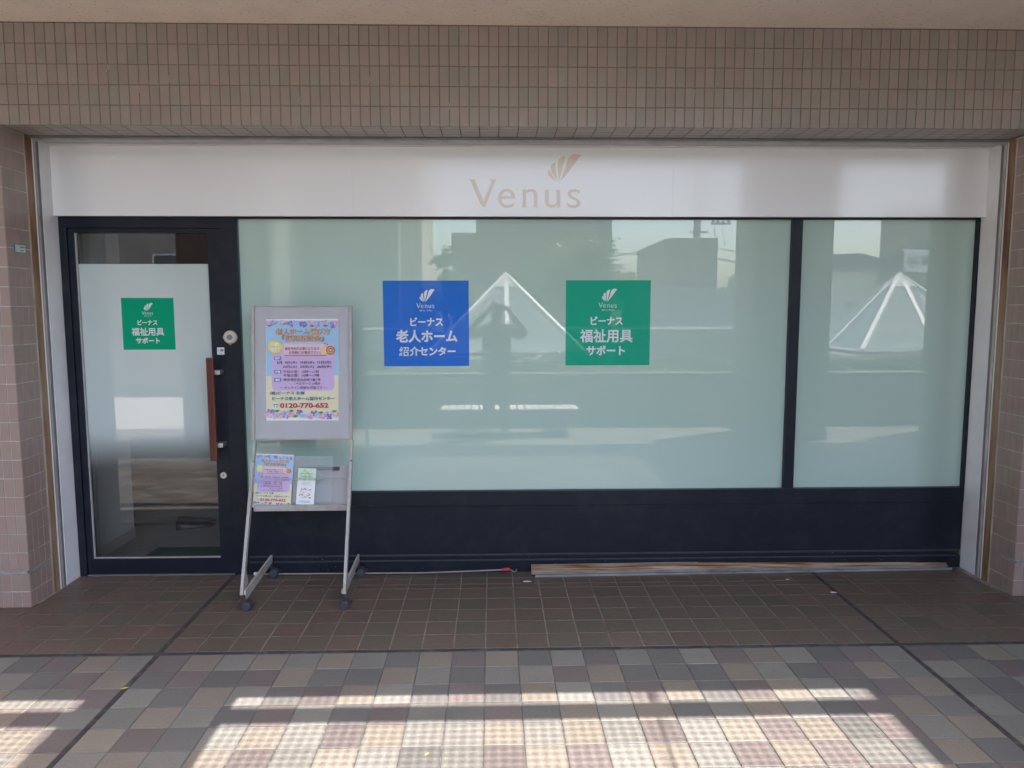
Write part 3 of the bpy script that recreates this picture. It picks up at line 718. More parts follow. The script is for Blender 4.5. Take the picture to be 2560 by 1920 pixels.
# ============================================================ POSTER STAND
st = thing('poster_stand', 'grey metal poster stand on castors in front of the window', 'poster stand', (-1.07, 4.0, 0))
TS = Matrix.Translation((1.07, -4.0, 0))
def sp_(mb, name, m, bevel=0, smooth=False):
    o = mb.build(name, m, st, bevel=bevel, smooth=smooth); o.matrix_basis = TS; return o
for X, Xt, s in ((-1.336, -1.344, -1), (-.795, -.801, 1)):
    pts = [(X, 3.835, .075), (X, 4.098, .735)]
    sp_(MB().bar(pts[0], pts[1], .016, .030, upv=(0, 1, 0)), 'post', GREYM, bevel=.002)
    sp_(MB().bar((X, 4.100, .741), (X, 4.146, .850), .0145, .027, upv=(0, 1, 0)), 'post_sleeve', GREYM, bevel=.002)
    sp_(MB().bar((Xt, 4.146, .852), (Xt, 4.225, 1.602), .017, .027, upv=(0, 1, 0)), 'side_rail', GREYM, bevel=.002)
    # foot bar, gusset, castors
    xi = X - s*.013
    sp_(MB().prism([(3.832, .045), (3.846, .098), (4.325, .128), (4.330, .118), (4.318, .085)], xi-.006, xi+.006, axis='x'), 'foot_bar', GREYM, bevel=.001)
    sp_(MB().prism([(3.868, .095), (3.930, .105), (3.900, .240)], X-.003, X+.003, axis='x'), 'gusset', GREYM)
    sp_(MB().box(X-.008, X+.008, 3.834, 3.836, .05, .075), 'post_end', mat('rusty_steel', (.09, .05, .03), .8, noise=.4, nscale=60))
    for yy in (3.828, 4.314):
        cx = xi + .010*(1 if s < 0 else 1)
        cs = MB().tube([(xi, yy, .05), (xi, yy, .078)], .007, 8)
        cs.prism([(cx+.010+.026*math.cos(a), .028+.026*math.sin(a)) for a in [R(-20+22*k) for k in range(10)]], yy-.010, yy+.012, axis='y')
        c0 = cs.build('castor', BLACKP, st); c0.matrix_basis = TS
        wv = MB().tube([(cx+.006, yy-.030, .0242), (cx+.006, yy-.027, .0242), (cx+.006, yy-.013, .0242)], [.019, .0235, .0235], 22).tube([(cx+.006, yy+.001, .0242), (cx+.006, yy+.015, .0242)], .0235, 22).tube([(cx+.006, yy-.013, .0242), (cx+.006, yy+.001, .0242)], .008, 8)
        wv.build('wheel', mat('grey_wheel', (.05, .055, .07), .5), c0)
        MB().box(cx+.025, cx+.046, yy-.006, yy+.008, .034, .040).build('brake_tab', BLACKP, c0)
# board between the rails, tilted with them
tilt = math.atan2(4.225-4.146, 1.602-.852)
brd = Matrix.Translation((-1.0725, 4.186, 1.227)) @ Matrix.Rotation(-tilt, 4, 'X')   # local x right, z up along board, y back
def bpart(mb, name, m, bevel=0):
    o = mb.build(name, m, st, bevel=bevel); o.matrix_basis = TS @ brd; return o
bpart(MB().box(-.262, .262, -.004, .006, -.368, .368), 'board', mat('board_grey', (.53, .52, .525), .45, noise=.04, nscale=6, coat=.35, coat_r=.05))
bpart(MB().box(-.262, .262, -.011, .008, -.377, -.369), 'bottom_rail', GREYM, bevel=.001)
bpart(MB().box(-.262, .262, -.008, .006, .369, .374), 'top_rail', GREYM, bevel=.001)
bpart(MB().box(-.2605, .2605, -.0062, -.0052, -.366, .366), 'cover_sheet', clear_mat('clear_cover', (.96, .96, .97), .10))
# brochure tray
sp_(MB().box(-1.326, -.808, 4.040, 4.060, .472, .505).box(-1.326, -.808, 4.060, 4.115, .472, .478), 'tray', GREYM, bevel=.004)
tb = MB(); tbM = Matrix.Translation((-1.067, 4.085, .48)) @ Matrix.Rotation(R(-18), 4, 'X')
tb.box(-.256, .256, 0, .003, 0, .235, 0, tbM)
sp_(tb, 'back_plate', mat('perforated_plate', (.40, .39, .385), .55, noise=.10, nscale=260))
sp_(MB().tube([(-1.330, 4.10, .663), (-1.327, 4.062, .647), (-.807, 4.062, .647), (-.800, 4.10, .668)], .0028, 6), 'wire_rail', CHROME)
sp_(MB().box(-1.10, -.868, 4.139, 4.142, .678, .698), 'clip_bar', mat('clip_dark', (.07, .065, .085), .5))

# ---- printed matter
C_ = lambda n_, r_, g_, b_: mat(n_, (r_, g_, b_), .5, coat=.3, coat_r=.05)
p_sky, p_cream = C_('p_sky', .32, .55, .77), C_('p_cream', .72, .68, .45)
p_lil, p_pink, p_peach = C_('p_lilac', .58, .43, .68), C_('p_pinkish', .68, .48, .60), C_('p_peach', .74, .56, .62)
p_yel, p_or, p_brn = C_('p_yellow', .78, .66, .14), C_('p_orange', .86, .42, .13), C_('p_brown', .16, .08, .06)
p_dk, p_pl, p_bl, p_nv = C_('p_dark', .05, .035, .09), C_('p_plum', .20, .05, .14), C_('p_blue', .03, .22, .42), C_('p_navy', .02, .05, .16)
p_red, p_mag, p_lab = C_('p_red', .48, .02, .04), C_('p_magenta', .52, .06, .26), C_('p_label', .13, .26, .50)
p_f = [C_('f_pink', .66, .30, .48), C_('f_lav', .34, .27, .56), C_('f_blue', .33, .46, .76), C_('f_violet', .26, .15, .40)]
p_f2 = [C_('g_pink', .78, .48, .62), C_('g_lav', .50, .44, .72), C_('g_blue', .52, .66, .86), C_('g_violet', .42, .30, .58)]
p_leaf, p_grn, p_sn, p_sn2 = C_('p_leaf', .10, .25, .10), C_('p_telgreen', .08, .32, .22), C_('p_snail', .40, .16, .09), C_('p_snailskin', .80, .55, .30)
rng = random.Random(3)
def poster(parent):
    """A2 sheet, local x right, y up"""
    kx = .42/892; ky = .594/1292
    q = lambda x, y: ((x-576)*kx, (929-y)*ky)
    pr = Print(.000012)
    def rc(x0, y0, x1, y1): A = q(x0, y1); B = q(x1, y0); return A[0], A[1], B[0], B[1]
    pr.rect(*rc(130, 283, 1022, 1575), PAPER)
    pr.rect(*rc(133, 302, 1020, 1003), p_sky); pr.rect(*rc(133, 1003, 1020, 1543), p_cream)
    pr.rrect(*rc(200, 590, 972, 1195), .03, p_lil)
    pr.rrect(*rc(318, 592, 965, 760), .01, p_pink); pr.rrect(*rc(350, 606, 860, 735), .01, p_peach)
    def flower(x, y, r, k):
        X, Y = q(x, y); r *= kx
        for _ in range(16):
            a, d = rng.uniform(0, 6.28), r*math.sqrt(rng.random())*.85
            pr.disc(X+d*math.cos(a), Y+d*math.sin(a)*.8, r*rng.uniform(.22, .34), rng.choice((p_f[k], p_f2[k], p_f[k])), 6)
    def leaf(x, y, w_, h_):
        pr.poly([q(x-w_, y), q(x, y-h_), q(x+w_, y-h_*.3), q(x, y+h_)], p_leaf)
    for x, y in ((175, 365), (345, 348), (700, 370), (865, 370)): leaf(x, y, 38, 16)
    for x, y, r, k in ((160,330,40,0),(235,335,48,1),(330,325,36,0),(425,345,50,3),(480,335,40,2),(530,330,40,2),(590,350,50,3),(680,332,44,0),(755,350,50,1),(850,325,42,0),(915,345,44,2),(950,365,48,3),(995,335,36,0)): flower(x, y, r, k)
    for x, y in ((265, 1452), (440, 1452), (490, 1520), (805, 1475), (970, 1460)): leaf(x, y, 38, 18)
    for x, y, r, k in ((160,1500,50,0),(185,1462,50,3),(215,1510,48,2),(290,1510,48,0),(360,1475,44,2),(370,1515,48,1),(440,1495,42,0),(545,1475,50,3),(600,1500,50,2),(680,1515,50,0),(725,1480,48,3),(770,1512,44,2),(830,1518,46,0),(890,1488,46,2),(905,1520,48,3),(985,1505,46,0)): flower(x, y, r, k)
    for body, bb in (('老人ホーム選び方', (248, 400, 930, 487)), ('『個別相談会』', (330, 487, 852, 570))):
        pr.text(body, *rc(*bb), p_brn, .034); pr.text(body, *rc(*bb), p_or, .004)
    X, Y = q(240, 635); pr.disc(X, Y, 84*kx, p_yel, 28)
    pr.text('相談', *rc(190, 582, 288, 630), p_lab, .05); pr.text('相談', *rc(190, 582, 288, 630), PAPER, .02)
    pr.text('無料', *rc(190, 645, 288, 692), p_lab, .05); pr.text('無料', *rc(190, 645, 288, 692), PAPER, .02)
    pr.text('事前予約が必要になります', *rc(364, 642, 790, 680), p_pl, .008)
    pr.text('お気軽にお電話下さい♪', *rc(414, 690, 808, 728), p_pl, .008)
    pr.rect(*rc(358, 743, 873, 751), p_mag)
    X, Y = q(845, 700); pr.disc(X, Y, 44*kx, p_sn2, 18); X, Y = q(845, 655); pr.disc(X, Y, 27*kx, p_sn2, 14)
    X, Y = q(928, 682); pr.disc(X, Y, 56*kx, p_sn, 22); pr.disc(X, Y, 38*kx, p_sn2, 18); pr.disc(X+2*kx, Y, 31*kx, p_sn, 18); pr.disc(X, Y, 14*kx, p_sn2, 12)
    for x, y in ((858, 598), (886, 608)): X, Y = q(x, y); pr.disc(X, Y, 8*kx, p_dk, 8)
    for body, y0 in (('日程', 760), ('時間', 932), ('場所', 1035)):
        pr.rect(*rc(232, y0, 318, y0+44), p_lab); pr.text(body, *rc(246, y0+8, 304, y0+37), PAPER, .03)
    T = lambda body, x0, y0, x1, y1, m, b=.008: pr.text(body, *rc(x0, y0, x1, y1), m, b)
    T('6月', 266, 820, 330, 856, p_dk, .014); T('4日(木)', 364, 818, 515, 858, p_dk); T('10日(水)', 552, 818, 726, 858, p_dk, .014); T('15日(月)', 762, 818, 936, 858, p_dk, .014)
    T('20日(土)', 340, 872, 515, 912, p_dk); T('23日(火)', 552, 872, 726, 912, p_dk, .014); T('26日(金)', 762, 872, 936, 912, p_dk, .014)
    T('午前の部：10時～11時', 346, 935, 784, 973, p_pl, .004); T('午後の部：16時～17時', 346, 982, 788, 1020, p_dk)
    T('堺市堺区田出井町1番1号', 346, 1038, 802, 1076, p_dk); T('ベルマージュ堺2F', 498, 1088, 800, 1122, p_dk)
    T('～ オンライン相談も可能です ～', 302, 1138, 880, 1175, p_pl, .006)
    T('(株)ビーナス 主催', 178, 1202, 606, 1250, p_nv, .030); T('(株)ビーナス 主催', 178, 1202, 606, 1250, p_bl, .014)
    T('ビーナス老人ホーム紹介センター', 208, 1270, 975, 1318, p_nv, .030); T('ビーナス老人ホーム紹介センター', 208, 1270, 975, 1318, p_bl, .014)
    pr.rect(*rc(216, 1350, 284, 1420), PAPER); pr.rect(*rc(226, 1382, 275, 1405), p_grn); pr.rect(*rc(218, 1362, 282, 1376), p_grn)
    X, Y = q(250, 1391); pr.disc(X, Y, 10*kx, PAPER, 12)
    T('0120-770-652', 302, 1350, 900, 1415, PAPER, .08); T('0120-770-652', 302, 1350, 900, 1415, p_red, .05)
    return pr.build('printed_artwork', parent)
ps = thing('poster', 'large pastel poster with orange title taped to the grey board', 'poster')
ps.matrix_world = brd @ Matrix.Translation((.003, -.0072, -.0)) @ Matrix.Rotation(R(90), 4, 'X')
ps.matrix_world = Matrix.Translation((0, 0, 0)) @ brd @ Matrix.Translation((.002, -.0072, .017)) @ Matrix.Rotation(R(90), 4, 'X') @ Matrix.Scale(.96, 4)
art = poster(ps)
MB().box(-.21, .21, -.297, .297, -.0003, 0).build('paper_sheet', PAPER, ps)
fl_ = thing('poster', 'small copy of the pastel poster standing left in the tray', 'flyer')
FM = Matrix.Translation((-1.228, 4.096, .630)) @ Matrix.Rotation(R(-14), 4, 'X') @ Matrix.Rotation(R(2.2), 4, 'Y') @ Matrix.Rotation(R(90), 4, 'X')
fl_.matrix_world = FM @ Matrix.Scale(.5, 4)
c_ = art.copy(); COL.objects.link(c_); c_.parent = fl_
MB().box(-.21, .21, -.297, .297, -.001, 0).build('paper_sheet', PAPER, fl_)
fl_.name = 'flyer'
lf = thing('leaflet', 'narrow white and green leaflet in the middle of the tray', 'leaflet')
lf.matrix_world = Matrix.Translation((-1.045, 4.084, .601)) @ Matrix.Rotation(R(-14), 4, 'X') @ Matrix.Rotation(R(2.5), 4, 'Y') @ Matrix.Rotation(R(90), 4, 'X')
MB().box(-.0495, .0495, -.1, .1, -.0008, 0).build('paper_sheet', PAPER, lf)
pr = Print(.00002)
g1, g2_, g3 = C_('l_green', .50, .68, .42), C_('l_green2', .38, .60, .34), C_('l_green3', .62, .74, .58)
pr.rect(-.049, .03, .049, .0995, g3)
for _ in range(26):
    pr.disc(rng.uniform(-.036, .036), rng.uniform(.035, .087), rng.uniform(.006, .0125), rng.choice((g1, g2_, g3, g3)), 14)
for yy, a, b in ((.068, -.034, .030), (.050, -.030, .034), (.022, -.024, .024), (.014, -.026, .022), (.006, -.022, .026)):
    x = a
    while x < b:
        w_ = rng.uniform(.003, .006); pr.rect(x, yy, x+w_*.8, yy+(.005 if yy > .03 else .0022), p_leaf if yy > .03 else p_lab); x += w_+.0015
sk = [C_('l_brown', .30, .20, .15), C_('l_tan', .55, .45, .36), C_('l_grey', .28, .27, .27), C_('l_rose', .55, .34, .32)]
for _ in range(46):
    x, y = rng.uniform(-.038, .030), rng.uniform(-.068, -.012); a = rng.uniform(.002, .007)
    pr.rect(x, y, x+a*1.6, y+a*rng.uniform(.3, 1), rng.choice(sk))
pr.rect(-.042, -.0885, .036, -.0872, p_bl); pr.rect(-.030, -.083, .028, -.0805, p_lab)
pr.build('printed_artwork', lf)
ac = thing('brochure_holder', 'clear acrylic sheet holder standing in the tray behind the leaflet', 'brochure holder')
ac.matrix_world = Matrix.Translation((-1.005, 4.101, .638)) @ Matrix.Rotation(R(-16), 4, 'X')
MB().box(-.112, .104, -.001, .001, -.128, .128).build('sheet', ACRYL, ac)
MB().prism([(-.07, -.0), (-.02, .055), (.0, .06), (.06, .02), (.075, 0)], -.006, -.004).build('inner_fold', ACRYL, ac)

# ============================================================ SMALL THINGS ON THE FLOOR
rail = thing('metal_rail', 'long rusty metal rail lying along the foot of the navy kick panel', 'rail', (.225, 4.245, 0), rot=(0, 0, R(1.1)))
MB().prism([(.085, .001), (.085, .046), (.060, .034), (.046, .015), (.046, .001)], 0, 2.55, axis='x').build('rail_base', RUST, rail)
MB().box(.0, 2.55, .039, .0455, 0, .019).build('front_flange', mat('rail_edge', (.26, .25, .24), .5, noise=.3, nscale=9), rail)
MB().box(.0, 2.55, .016, .0385, 0, .005).build('channel', BLACK, rail)
MB().box(.02, 2.56, .010, .0155, 0, .012).build('outer_flange', mat('rail_edge', (.26, .25, .24), .5), rail)
MB().box(.0, 2.53, .0855, .0885, 0, .050).build('rear_flange', mat('rail_edge', (.26, .25, .24), .5), rail)
pole = thing('hook_pole', 'thin grey pole with red grip and wire hook lying by the kick panel', 'pole', (-1.41, 4.325, .011))
MB().tube([(0, 0, 0), (.5, -.004, 0), (1.0, -.010, .001), (1.3, -.018, .012), (1.47, -.026, .021)], .0046, 8).build('rod', mat('pole_grey', (.27, .24, .225), .4, noise=.15, nscale=9), pole)
MB().tube([(-.02, 0, .002), (.03, 0, .002)], .010, 10).build('end_cap', WHITEA, pole)
MB().tube([(1.46, -.026, .0205), (1.48, -.0265, .0225), (1.49, -.027, .0235), (1.50, -.027, .0225), (1.510, -.0275, .022)], [.007, .010, .008, .0105, .004], 10).build('grip', RED, pole)
MB().tube([(1.508, -.0275, .022), (1.522, -.028, .012), (1.533, -.028, .008), (1.542, -.028, .012), (1.544, -.028, .024)], .002, 6).build('hook', BRASS, pole)
lp = thing('floor_lock', 'small oval steel lock plate set in the dark tiles', 'floor lock', (.193, 4.185, 0))
def ell(rx, ry, z0, z1, name, m, par):
    mb = MB(); n_ = 20
    for z in (z0, z1):
        for k in range(n_): a = 2*math.pi*k/n_; mb.v.append(Vector((rx*math.cos(a), ry*math.sin(a), z)))
    mb.f.append(tuple(range(n_, 2*n_))); mb.mi.append(0)
    for k in range(n_): mb.f.append((k, (k+1) % n_, n_+(k+1) % n_, n_+k)); mb.mi.append(0)
    return mb.build(name, m, par)
ell(.046, .020, -.003, .0012, 'rim', mat('lock_rim', (.05, .045, .04), .6), lp)
ell(.026, .009, .0012, .0022, 'plate', WHITEM, lp)
def leaf_obj(name, label, x, y, rz, s, m, cat):
    mb = MB(); pts = [(-1, 0, .02), (-.5, .3, .12), (.1, .34, .15), (1, 0, .05), (.1, -.3, .06), (-.5, -.25, .04)]
    mb.v = [Vector((a*s, b*s, c*s+.002)) for a, b, c in pts] + [Vector((0, 0, .004+.02*s))]
    for k in range(6): mb.f.append((k, (k+1) % 6, 6)); mb.mi.append(0)
    o = mb.build(name, m); o.location = (x, y, .0008); o.rotation_euler = (0, 0, rz); return tag(o, label, cat)
leaf_obj('fallen_leaf', 'yellow fallen leaf lying on the left black floor joint', -1.549, 3.01, .55, .017, YLEAF, 'leaf')
leaf_obj('fallen_leaf', 'pale curled leaf on the sunlit tiles near the bottom edge', -.242, 2.511, .8, .011, YLEAF, 'leaf')
leaf_obj('paper_scrap', 'white scrap of paper beside the right black floor joint', 1.898, 3.958, -.2, .022, PAPER, 'litter')
leaf_obj('paper_scrap', 'tiny white scrap on the dark tiles near the rail end', 1.72, 4.165, .1, .014, PAPER, 'litter')
leaf_obj('fallen_leaf', 'small brown leaf crumb on the dark tiles right of the stand', -.30, 3.66, .4, .011, mat('brown_leaf', (.10, .05, .03), .8), 'leaf')

# ============================================================ INSIDE THE SHOP
ins = struct('interior')
IW = mat('interior_wall', (.82, .83, .78), .8, noise=.03, nscale=3)
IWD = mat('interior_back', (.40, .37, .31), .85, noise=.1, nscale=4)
IF = mat('interior_carpet', (.29, .28, .26), .9, noise=.12, nscale=60)
box('inside_floor', -4.6, 2.9, 4.45, 8.2, -.06, -.004, IF, ins)
box('partition_wall', -2.63, -2.505, 4.452, 5.11, 0, 2.7, IW, ins)
box('skirting_board', -2.504, -2.498, 4.455, 5.108, 0, .075, mat('skirting', (.50, .50, .45), .6), ins)
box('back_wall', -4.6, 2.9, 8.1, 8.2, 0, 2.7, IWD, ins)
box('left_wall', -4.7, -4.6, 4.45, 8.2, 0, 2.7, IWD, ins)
box('right_wall', 2.9, 3.0, 4.45, 8.2, 0, 2.7, IW, ins)
box('inside_ceiling', -4.6, 2.9, 4.45, 8.2, 2.7, 2.8, mat('interior_ceiling', (.60, .58, .50), .85), ins)
box('front_lining', -4.6, -2.51, 4.44, 4.451, 0, 2.7, IW, ins)
ct = thing('counter', 'low dark counter at the back of the shop seen through the door', 'counter', (-2.3, 5.95, 0))
MB().box(-1.2, 1.8, 0, .5, .05, .62).build('body', mat('counter_brown', (.16, .13, .11), .6), ct)
MB().box(-1.2, 1.8, .03, .5, 0, .048).build('plinth', BLACKP, ct)
MB().box(-1.22, 1.82, -.02, .5, .62, .65).build('worktop', mat('counter_top', (.20, .23, .24), .4), ct)
MB().box(-1.2, 1.8, .25, .5, .65, 1.15).build('screen', mat('teal_cloth', (.06, .16, .19), .8), ct)
mt = thing('door_mat', 'dark green door mat on the shop floor inside the door', 'mat', (-1.9, 4.66, -.004))
MB().box(-.34, .5, -.20, .21, .0005, .008).build('mat_sheet', mat('mat_green', (.008, .075, .055), .95, noise=.3, nscale=150), mt)
bxo = thing('cardboard_box', 'cardboard box with a white label inside the door', 'box', (-2.08, 5.6, 0))
MB().box(0, .42, 0, .3, -.004, .56).build('carton', mat('cardboard', (.34, .26, .18), .8, noise=.08, nscale=8), bxo)
MB().box(.02, .30, -.002, -.0005, .40, .50).build('box_label', mat('label_pale', (.42, .48, .5), .6), bxo)
MB().box(.12, .30, -.002, -.0005, .22, .27).build('tape', mat('yellow_tape', (.50, .45, .12), .6), bxo)
def shoe(x, y, rz, lab):
    mb = MB(); prof = [(0, .03, .052), (.05, .034, .05), (.11, .036, .036), (.17, .042, .030), (.23, .042, .024), (.265, .022, .014)]
    rings = []
    for (yy, hw, hh) in prof:
        ring = []
        for k in range(9):
            a = math.pi*k/8; ring.append(len(mb.v)); mb.v.append(Vector((hw*math.cos(a), yy, .006+hh*math.sin(a))))
        ring.append(len(mb.v)); mb.v.append(Vector((-hw, yy, 0))); ring.append(len(mb.v)); mb.v.append(Vector((hw, yy, 0))); rings.append(ring)
    for A, B in zip(rings, rings[1:]):
        for k in range(11): mb.f.append((A[k], A[(k+1) % 11], B[(k+1) % 11], B[k])); mb.mi.append(0)
    mb.f.append(tuple(rings[0])); mb.mi.append(0); mb.f.append(tuple(rings[-1])); mb.mi.append(0)
    o = mb.build('shoe', mat('shoe_black', (.012, .012, .014), .35), smooth=True); o.location = (x, y, -.003); o.rotation_euler = (0, 0, rz); tag(o, lab, 'shoe')
shoe(-2.30, 5.30, R(-65), 'black shoe nearer the partition wall inside the door')
shoe(-2.34, 5.44, R(-80), 'black shoe further back inside the door')

# ============================================================ WORLD BEHIND THE CAMERA (seen in the glass)
def column(x0, x1, y0, y1, label):
    t = thing('column', label, 'column', ((x0+x1)/2, (y0+y1)/2, 0), 'columns of the open colonnade')
    a, b = (x1-x0)/2, (y1-y0)/2
    MB().box(-a, a, -b, b, 0, 3.30).build('shaft', COLT, t)
    MB().box(-a-.008, a+.008, -b-.008, b+.008, 0, .12).build('base_band', mat('base_band', (.16, .13, .12), .6), t)
column(3.07, 4.01, -.67, 0, 'wide tiled column reflected beside the window mullion')
column(5.62, 9, -.67, 0, 'broad column reflected at the right edge of the right window')
column(-3.65, -2.59, -.67, 0, 'tiled column reflected between door and poster stand')
column(-9, -4.9, -.67, 0, 'broad column reflected at the left edge of the door')
ew = thing('shade_wall', 'tan wall added to darken the right end of the covered walkway', 'wall', (5.7, 1.9, 0))  # added wall that cuts the light reaching the right of the shopfront
MB().box(0, .3, -1.9, 1.98, 0, 3.30).build('wall_body', COLT, ew)
# planter with hedge
pw = thing('planter', 'long low planter wall with pale coping reflected below the hedge', 'planter', (2.5, -1.1, 0))
MB().box(-5.3, 9.5, -.25, 0, 0, .69).box(-5.3, 9.5, -1.7, -1.45, 0, .69).build('planter_wall', mat('planter_wall', (.23, .20, .19), .8, noise=.08, nscale=6), pw)
MB().box(-5.3, 9.5, -.27, .015, .69, .712).build('coping', mat('coping', (.10, .095, .09), .8), pw)
MB().box(-5.3, 9.5, -1.45, -.25, .3, .60).build('soil', mat('soil', (.06, .045, .03), .95), pw)
pw2 = thing('planter', 'second planter wall further out, reflected in the lower door glass', 'planter', (-8, -4.9, 0))
MB().box(-7, 4.6, -1.4, 0, 0, .80).build('planter_wall', mat('planter_wall', (.16, .15, .15), .8), pw2)
MB().box(-7, 4.6, -1.42, .02, .80, .83).build('coping', mat('coping', (.2, .2, .2), .7), pw2)
def leaves(name, n_, fn, size, m, parent=None, kind=None):
    mb = MB()
    for _ in range(n_):
        p, s = fn(), size*random.uniform(.6, 1.3)
        nrm = Vector((random.gauss(0, 1), random.gauss(0, 1), random.gauss(.5, 1))).normalized()
        a = nrm.orthogonal().normalized(); a = Matrix.Rotation(random.uniform(0, 6.28), 3, nrm) @ a; b = nrm.cross(a)
        i = len(mb.v); mb.v += [p-a*s, p-b*s*.4, p+a*s, p+b*s*.4]; mb.f.append((i, i+1, i+2, i+3)); mb.mi.append(0)
    me = bpy.data.meshes.new(name); me.from_pydata([tuple(q) for q in mb.v], [], mb.f); me.materials.append(m)
    o = bpy.data.objects.new(name, me); COL.objects.link(o)
    if parent: o.parent = parent
    if kind: o['kind'] = kind
    return o
def hfn():
    x = random.uniform(-2.7, 11.8); t = random.random()
    top = .90 + .06*math.sin(x*2.1) + .04*math.sin(x*7)
    return Vector((x, -1.38 - 1.2*t, random.uniform(.62, top-.07) + .04*t))
h_ = leaves('hedge', 22000, hfn, .045, LEAF2, None, 'stuff')
tag(h_, 'clipped green hedge growing in the long planter', 'hedge')
# bench
bn = thing('bench', 'slatted bench on two round pedestals reflected behind the photographer', 'bench', (.20, -.475, 0))
for k in range(18):
    x = -.855 + .0952*k
    MB().box(x+.009, x+.0862, -.215, .215, .325, .350).build('slat', WOODW, bn)
MB().box(-.82, .82, -.15, -.09, .295, .325).box(-.82, .82, .09, .15, .295, .325).build('frame', BENCHB, bn)
for x in (-.55, .58):
    MB().tube([(x, 0, 0), (x, 0, .03), (x, 0, .07), (x, 0, .10), (x, 0, .295)], [.17, .16, .11, .05, .05], 18).build('pedestal', BENCHB, bn, smooth=True)
# skylight pyramids
def skylight(cx, cy_, label):
    hw, zb, za = 1.30, .86, 2.21
    t = thing('skylight', label, 'skylight', (cx, cy_, 0), 'pyramid skylights on the terrace')
    MB().box(-hw-.05, hw+.05, -hw-.05, hw+.05, 0, .72).build('curb', mat('curb', (.42, .41, .39), .7), t)
    for k in range(4):
        MB().box(-hw-.10, hw+.10, -hw-.10, -hw-.02, .72, .77).build('lower_trim', WHITEM, t).rotation_euler = (0, 0, R(90)*k)
        MB().box(-hw-.06, hw+.06, -hw-.06, -hw, .82, .85).build('upper_trim', WHITEM, t).rotation_euler = (0, 0, R(90)*k)
    MB().box(-hw-.04, hw+.04, -hw-.04, hw+.04, .77, .82).build('curb_band', ALUD, t)
    cs = [(-hw, -hw, zb), (hw, -hw, zb), (hw, hw, zb), (-hw, hw, zb)]
    ap = Vector((0, 0, za))
    for k in range(4):
        a, b = Vector(cs[k]), Vector(cs[(k+1) % 4]); m_ = (a+b)/2
        MB().poly([a, m_, ap]).build('glass_pane', SKYGL, t); MB().poly([m_, b, ap]).build('glass_pane', SKYGL, t)
        MB().bar(a, ap, .075, .05).build('rib', WHITEM, t); MB().bar(m_, ap, .075, .05).build('rib', WHITEM, t)
    s_ = .18; zc = za-s_*(za-zb)
    mb = MB(); hq = hw*s_ + .03
    q = [(-hq, -hq, zc), (hq, -hq, zc), (hq, hq, zc), (-hq, hq, zc)]
    for k in range(4): mb.poly([q[k], q[(k+1) % 4], (0, 0, za+.05)])
    mb.build('cap', mat('cap_grey', (.45, .45, .44), .5), t)
skylight(.247, -5.24, 'glass pyramid skylight reflected between the blue and green signs')
skylight(7.70, -5.24, 'glass pyramid skylight reflected in the right window')
# rail behind the skylights
rl = thing('railing', 'low wall with white top rail reflected behind the skylights', 'railing', (3, -8.3, 0))
MB().box(-8, 14, -.06, 0, 1.09, 1.14).build('top_rail', WHITEM, rl)
MB().box(-8, 14, -.10, -.04, 0, 1.04).build('panel', mat('rail_panel', (.16, .17, .18), .7), rl)
for k in range(12): MB().box(-8+2*k, -7.94+2*k, -.03, .01, 0, 1.09).build('post', ALUD, rl)
# buildings
def building(name, label, x0, x1, y0, y1, z1, wm, wins=(), cat='building', roof=None, stripes=0, skew=0):
    t = thing(name, label, cat, ((x0+x1)/2, y1, 0)); cx = (x0+x1)/2
    mb = MB(); fp = [(x0-cx, 0), (x1-cx, 0), (x1-cx+skew, y0-y1), (x0-cx+skew, y0-y1)]
    mb.v = [Vector((a, b, z)) for z in (-3, z1) for a, b in fp]
    mb.f = [(3, 2, 1, 0), (4, 5, 6, 7)] + [(k, (k+1) % 4, 4+(k+1) % 4, 4+k) for k in range(4)]; mb.mi = [0]*6
    mb.build('wall', wm, t)
    for (wx, wz, ww, wh) in wins:
        f = MB().box(wx-cx, wx-cx+ww, 0, .04, wz, wz+wh).build('window_frame', mat('win_frame', (.5, .5, .5), .5), t)
        MB().box(wx-cx+.05, wx-cx+ww-.05, .04, .05, wz+.05, wz+wh-.05).build('pane', mat('win_pane', (.05, .06, .07), .1), f)
    if stripes:
        n_ = int((x1-x0)/stripes)
        for k in range(n_): MB().box(x0-cx+k*stripes, x0-cx+k*stripes+stripes*.45, 0, .09, -3, z1).build('wall_rib', wm, t)
    if roof: MB().box(x0-cx-.15, x1-cx+.15, y0-y1-.15, .15, z1, z1+.25).build('roof', roof, t)
    return t
W = lambda n_, r_, g_, b_: mat(n_, (r_, g_, b_), .8, noise=.06, nscale=2)
building('office_block', 'tall pale block reflected left of the first strip of sky', -4.9, -2.5, -23, -18, 12, W('pale_wall', .46, .41, .35), [(-3.3, 5.0, .25, .6), (-2.75, 3.6, .18, .5), (-2.95, 2.6, .2, .5), (-3.6, 3.3, .3, .6)])
building('ribbed_building', 'tall grey green building with vertical ribs reflected above the poster', -6.0, -3.1, -16.6, -16, 12, W('rib_wall', .19, .21, .19), stripes=.22)
building('plain_building', 'broad tan building reflected in the left part of the window', -16, -6.2, -17, -12.5, 12, W('tan_wall', .20, .185, .16), [(-9.5, 2.2, 1.6, .9), (-8.8, 4.0, .5, .8), (-13, 3, 2, 1)])
building('slate_building', 'tall slate coloured building reflected behind the big tree', -.74, 5.36, -32, -25, 5.72, W('slate_wall', .12, .135, .14), [(.2, 3.9, 1.4, .7), (3.4, 4.3, 1.2, .7), (.2, 2.5, 1.4, .7)])
t = building('slate_annex', 'lower annex at the left of the slate building', -1.85, -.745, -30, -25.1, 4.93, W('slate_wall2', .14, .155, .155), [(-1.6, 3.0, .4, .5)])
